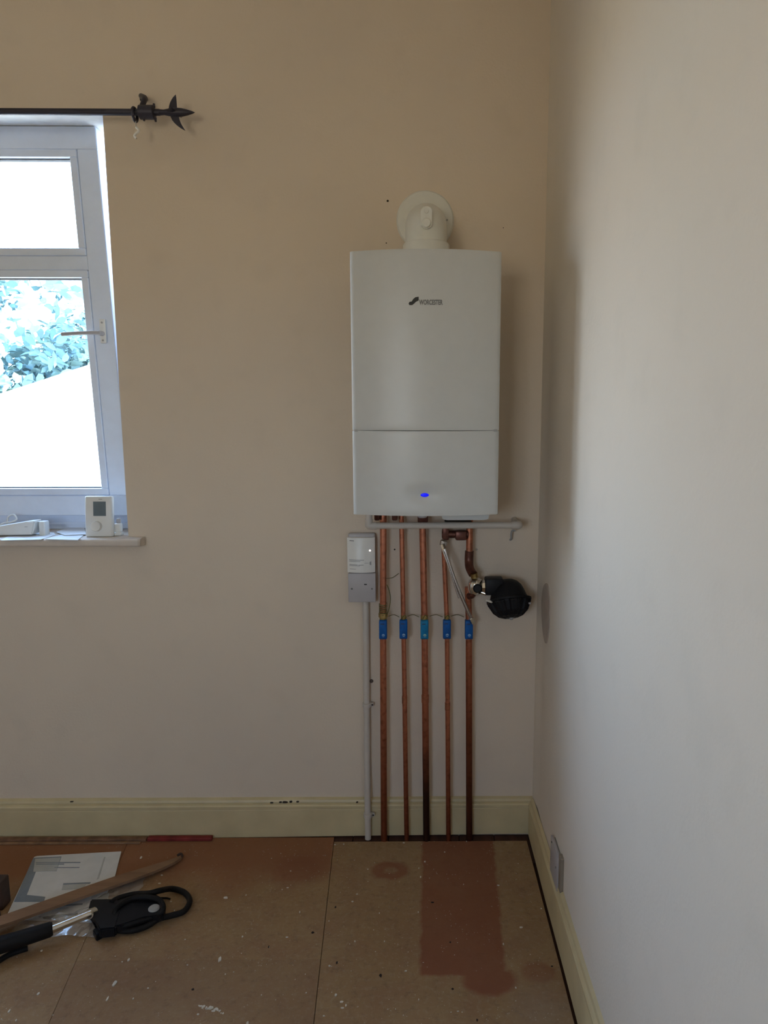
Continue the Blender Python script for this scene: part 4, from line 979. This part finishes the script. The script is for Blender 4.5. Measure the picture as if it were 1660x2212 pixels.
pr([(198, 1934), (236, 1928), (234, 1941), (196, 1944)], M_PAPERL, 'printed_panel', 0.0058)
# black ribbon-like print at the page foot
pr([(92, 1981), (120, 1976), (168, 1972), (168, 1975), (122, 1982), (118, 1986), (94, 1985)], M_BLK, 'printed_band', 0.0060)

# clear plastic bag lying over the papers
bag = bmesh.new(); gN = 34
c00, c10, c01, c11 = F(20, 2018), F(212, 2030), F(95, 1955), F(330, 1885)
gg = []
for i in range(gN + 1):
    row = []
    for j in range(gN + 1):
        u, v = i / gN, j / gN
        p = (c00 * (1 - u) + c10 * u) * (1 - v) + (c01 * (1 - u) + c11 * u) * v
        n_ = abs(noise.noise(Vector((u * 7, v * 5, 0.3)))) + 0.5 * abs(noise.noise(Vector((u * 17, v * 13, 2))))
        e_ = min(u, 1 - u, v, 1 - v)
        wob_ = Vector((noise.noise(Vector((u * 5, v * 5, 9))), noise.noise(Vector((u * 5, v * 5, 19))), 0)) * 0.02
        row.append(bag.verts.new(p + wob_ + Vector((0, 0, 0.0065 + 0.022 * n_ * min(1, e_ * 6)))))
    gg.append(row)
for i in range(gN):
    for j in range(gN): bag.faces.new((gg[i][j], gg[i + 1][j], gg[i + 1][j + 1], gg[i][j + 1]))
tag(obj('clear_plastic_bag', bag, M_FILM, smooth=True, angle=180), 'crumpled clear plastic bag on the floor beneath the black pump', 'plastic bag')

# wooden batten
BT = [F(-60, 2003, 0.035), F(250, 1905, 0.022), F(345, 1872, 0.016), F(388, 1852, 0.016)]
bm = bmesh.new(); st = []; path = spline([F(-160, 2045, 0.036), F(0, 1992, 0.034), F(120, 1950, 0.030), F(240, 1908, 0.026), F(330, 1878, 0.018), F(372, 1862, 0.014), F(390, 1853, 0.012)], 6)
for i, p in enumerate(path):
    t = i / (len(path) - 1); wd = 0.0225 * (1 if t < 0.55 else max(0.28, 1 - (t - 0.55) * 1.75)); d = (path[min(i + 1, len(path) - 1)] - path[max(i - 1, 0)]); d.z = 0; d.normalize(); s_ = Vector((-d.y, d.x, 0)); hh = 0.0045
    st.append([bm.verts.new(p + s_ * wd + Vector((0, 0, hh))), bm.verts.new(p - s_ * wd + Vector((0, 0, hh))), bm.verts.new(p - s_ * wd - Vector((0, 0, hh))), bm.verts.new(p + s_ * wd - Vector((0, 0, hh)))])
for a, b in zip(st, st[1:]):
    for k in range(4): bm.faces.new((a[k], a[(k + 1) % 4], b[(k + 1) % 4], b[k]))
bm.faces.new(st[0][::-1]); bm.faces.new(st[-1])
BA = thing('wooden_batten', 'long brown wooden strip lying aslant over the manual, tapering to its far end', 'wood strip', F(180, 1930, 0))
obj('strip', bm, M_BATTEN, BA)
tp = F(384, 1856, 0.012); obj('curled_end', tb(spline([tp + Vector((-0.025, -0.006, -0.006)), tp + Vector((-0.004, 0.004, -0.004)), tp + Vector((0.012, 0.010, 0.002)), tp + Vector((0.004, 0.020, 0.006)), tp + Vector((-0.006, 0.014, 0.003))], 5), 0.0042, 10), M_DARKW, BA, True)
# dark block at the left edge under the batten
o = obj('wood_block', bx(F(-75, 2012, 0) + Vector((0, 0, 0.0003)), F(4, 1985, 0) + Vector((0, 0, 0.0275)), 0.003, 2), M_DARKW); tag(o, 'small dark wooden block under the batten at the left edge of the picture', 'wood block')
p = F(6, 1968, 0.0)
o = obj('dark_box', bx((p.x - 0.16, p.y - 0.0, 0.0003), (p.x, p.y + 0.045, 0.09), 0.004, 2), M_DARKW); tag(o, 'dark brown box corner standing behind the batten at the left edge', 'box')
# red and brown edging strips along the skirting
xa, xb = F(318, 1818).x, F(457, 1818).x
o = obj('red_strip', bx((xa, -0.046, 0.0004), (xb, -0.026, 0.012), 0.002, 1), M_REDW); tag(o, 'short red-painted wooden strip against the back skirting', 'wood strip')
xa2 = F(-120, 1820).x
o = obj('brown_strip', bx((xa2, -0.048, 0.0004), (xa - 0.003, -0.028, 0.011), 0.002, 1), M_BROWNW); tag(o, 'long brown wooden strip against the back skirting left of the red one', 'wood strip')
o = obj('thin_lath', bx((xa2, -0.060, 0.0004), (xa - 0.02, -0.0505, 0.006), 0.001, 1), mat('pale_lath', (0.26, 0.15, 0.08, 1), 0.7, var=0.3)); tag(o, 'thin pale lath lying in front of the long brown strip', 'wood strip')

# floor pump lying on its side
PU = thing('floor_pump', 'black hand pump with chrome barrel and looped black hose lying on the floor', 'pump', F(280, 1990, 0))
zb = 0.045
g0, g1 = F(-60, 2060, zb), F(114, 2006, zb)
d_ = (g1 - g0).normalized()
prof_p = [g0 + (g1 - g0) * t for t in (0, 0.25, 0.5, 0.75, 0.96, 1.0)]
obj('grip', tb(prof_p, [0.024, 0.024, 0.022, 0.021, 0.020, 0.017], 20), M_BLACKR, PU, True)
b0_, b1_ = F(110, 2008, zb), F(196, 1973, zb)
obj('barrel', tb([b0_, b1_], 0.0115, 20), M_CHROME, PU, True)
obj('barrel_collar', tb([F(193, 1974.5, zb), F(203, 1970.5, zb - 0.008)], 0.014, 16), M_CHROME, PU, True)
def slab(pts, z0, z1, name, m=M_BLACK, bev=0.004):
    bm = floor_prism(pts, z0, z1); bmesh.ops.bevel(bm, geom=bm.edges[:], offset=bev, segments=2, affect='EDGES'); return obj(name, bm, m, PU, True)
slab([(196, 1941), (256, 1940), (262, 1965), (250, 2004), (214, 2008), (206, 1980), (190, 1966)], 0.012, 0.042, 'head_block')
slab([(236, 1950), (262, 1944), (300, 1928), (330, 1926), (352, 1938), (358, 1958), (350, 1976), (310, 1978), (262, 1998), (236, 2004)], 0.016, 0.040, 'foot_plate')
slab([(200, 2008), (216, 1998), (232, 2008), (208, 2021)], 0.0004, 0.020, 'foot_tab', bev=0.002)
bt = F(333, 1960, 0.044)
tag(obj('round_button', lathe(bmesh.new(), [(0.0165, 0), (0.0165, 0.003), (0.013, 0.006)], 24, Matrix.Translation(bt - Vector((0, 0, 0.005)))), M_GREYP, PU, True), 'round grey button')
hz = 0.014
loop = [F(240, 1950, 0.04), F(258, 1940, 0.035), F(290, 1932, 0.03), F(322, 1930, 0.045), F(345, 1924, 0.045), F(372, 1920, hz), F(398, 1928, hz), F(410, 1946, hz), F(398, 1968, hz), F(370, 1978, hz), F(345, 1984, hz + 0.004), F(318, 2000, hz), F(285, 2010, hz), F(250, 2008, hz), F(228, 1996, 0.02)]
obj('hose', tb(spline(loop, 8), 0.0085, 14), M_BLACKR, PU, True)
loop2 = [F(246, 1985, 0.03), F(252, 1962, 0.045), F(282, 1942, 0.046), F(318, 1938, 0.05), F(346, 1946, 0.046), F(352, 1966, 0.045), F(330, 1980, 0.03), F(300, 1990, 0.03), F(265, 2000, 0.03), F(240, 1998, 0.025)]
obj('hose_loop', tb(spline(loop2, 8), 0.0075, 14), M_BLACKR, PU, True)
obj('hose_tail', tb(spline([F(345, 1940, 0.03), F(358, 1940, 0.01), F(368, 1942, 0.006)], 5), 0.0028, 8), M_BLACKR, PU, True)
# dark tube below the grip at the left edge
o = obj('black_strip', tb(spline([F(-80, 2105, 0.008), F(-20, 2085, 0.008), F(20, 2062, 0.008), F(60, 2048, 0.008)], 6), 0.0075, 12), M_BLACKR, smooth=True); tag(o, 'thick black strip below the pump grip at the left edge', 'cable')
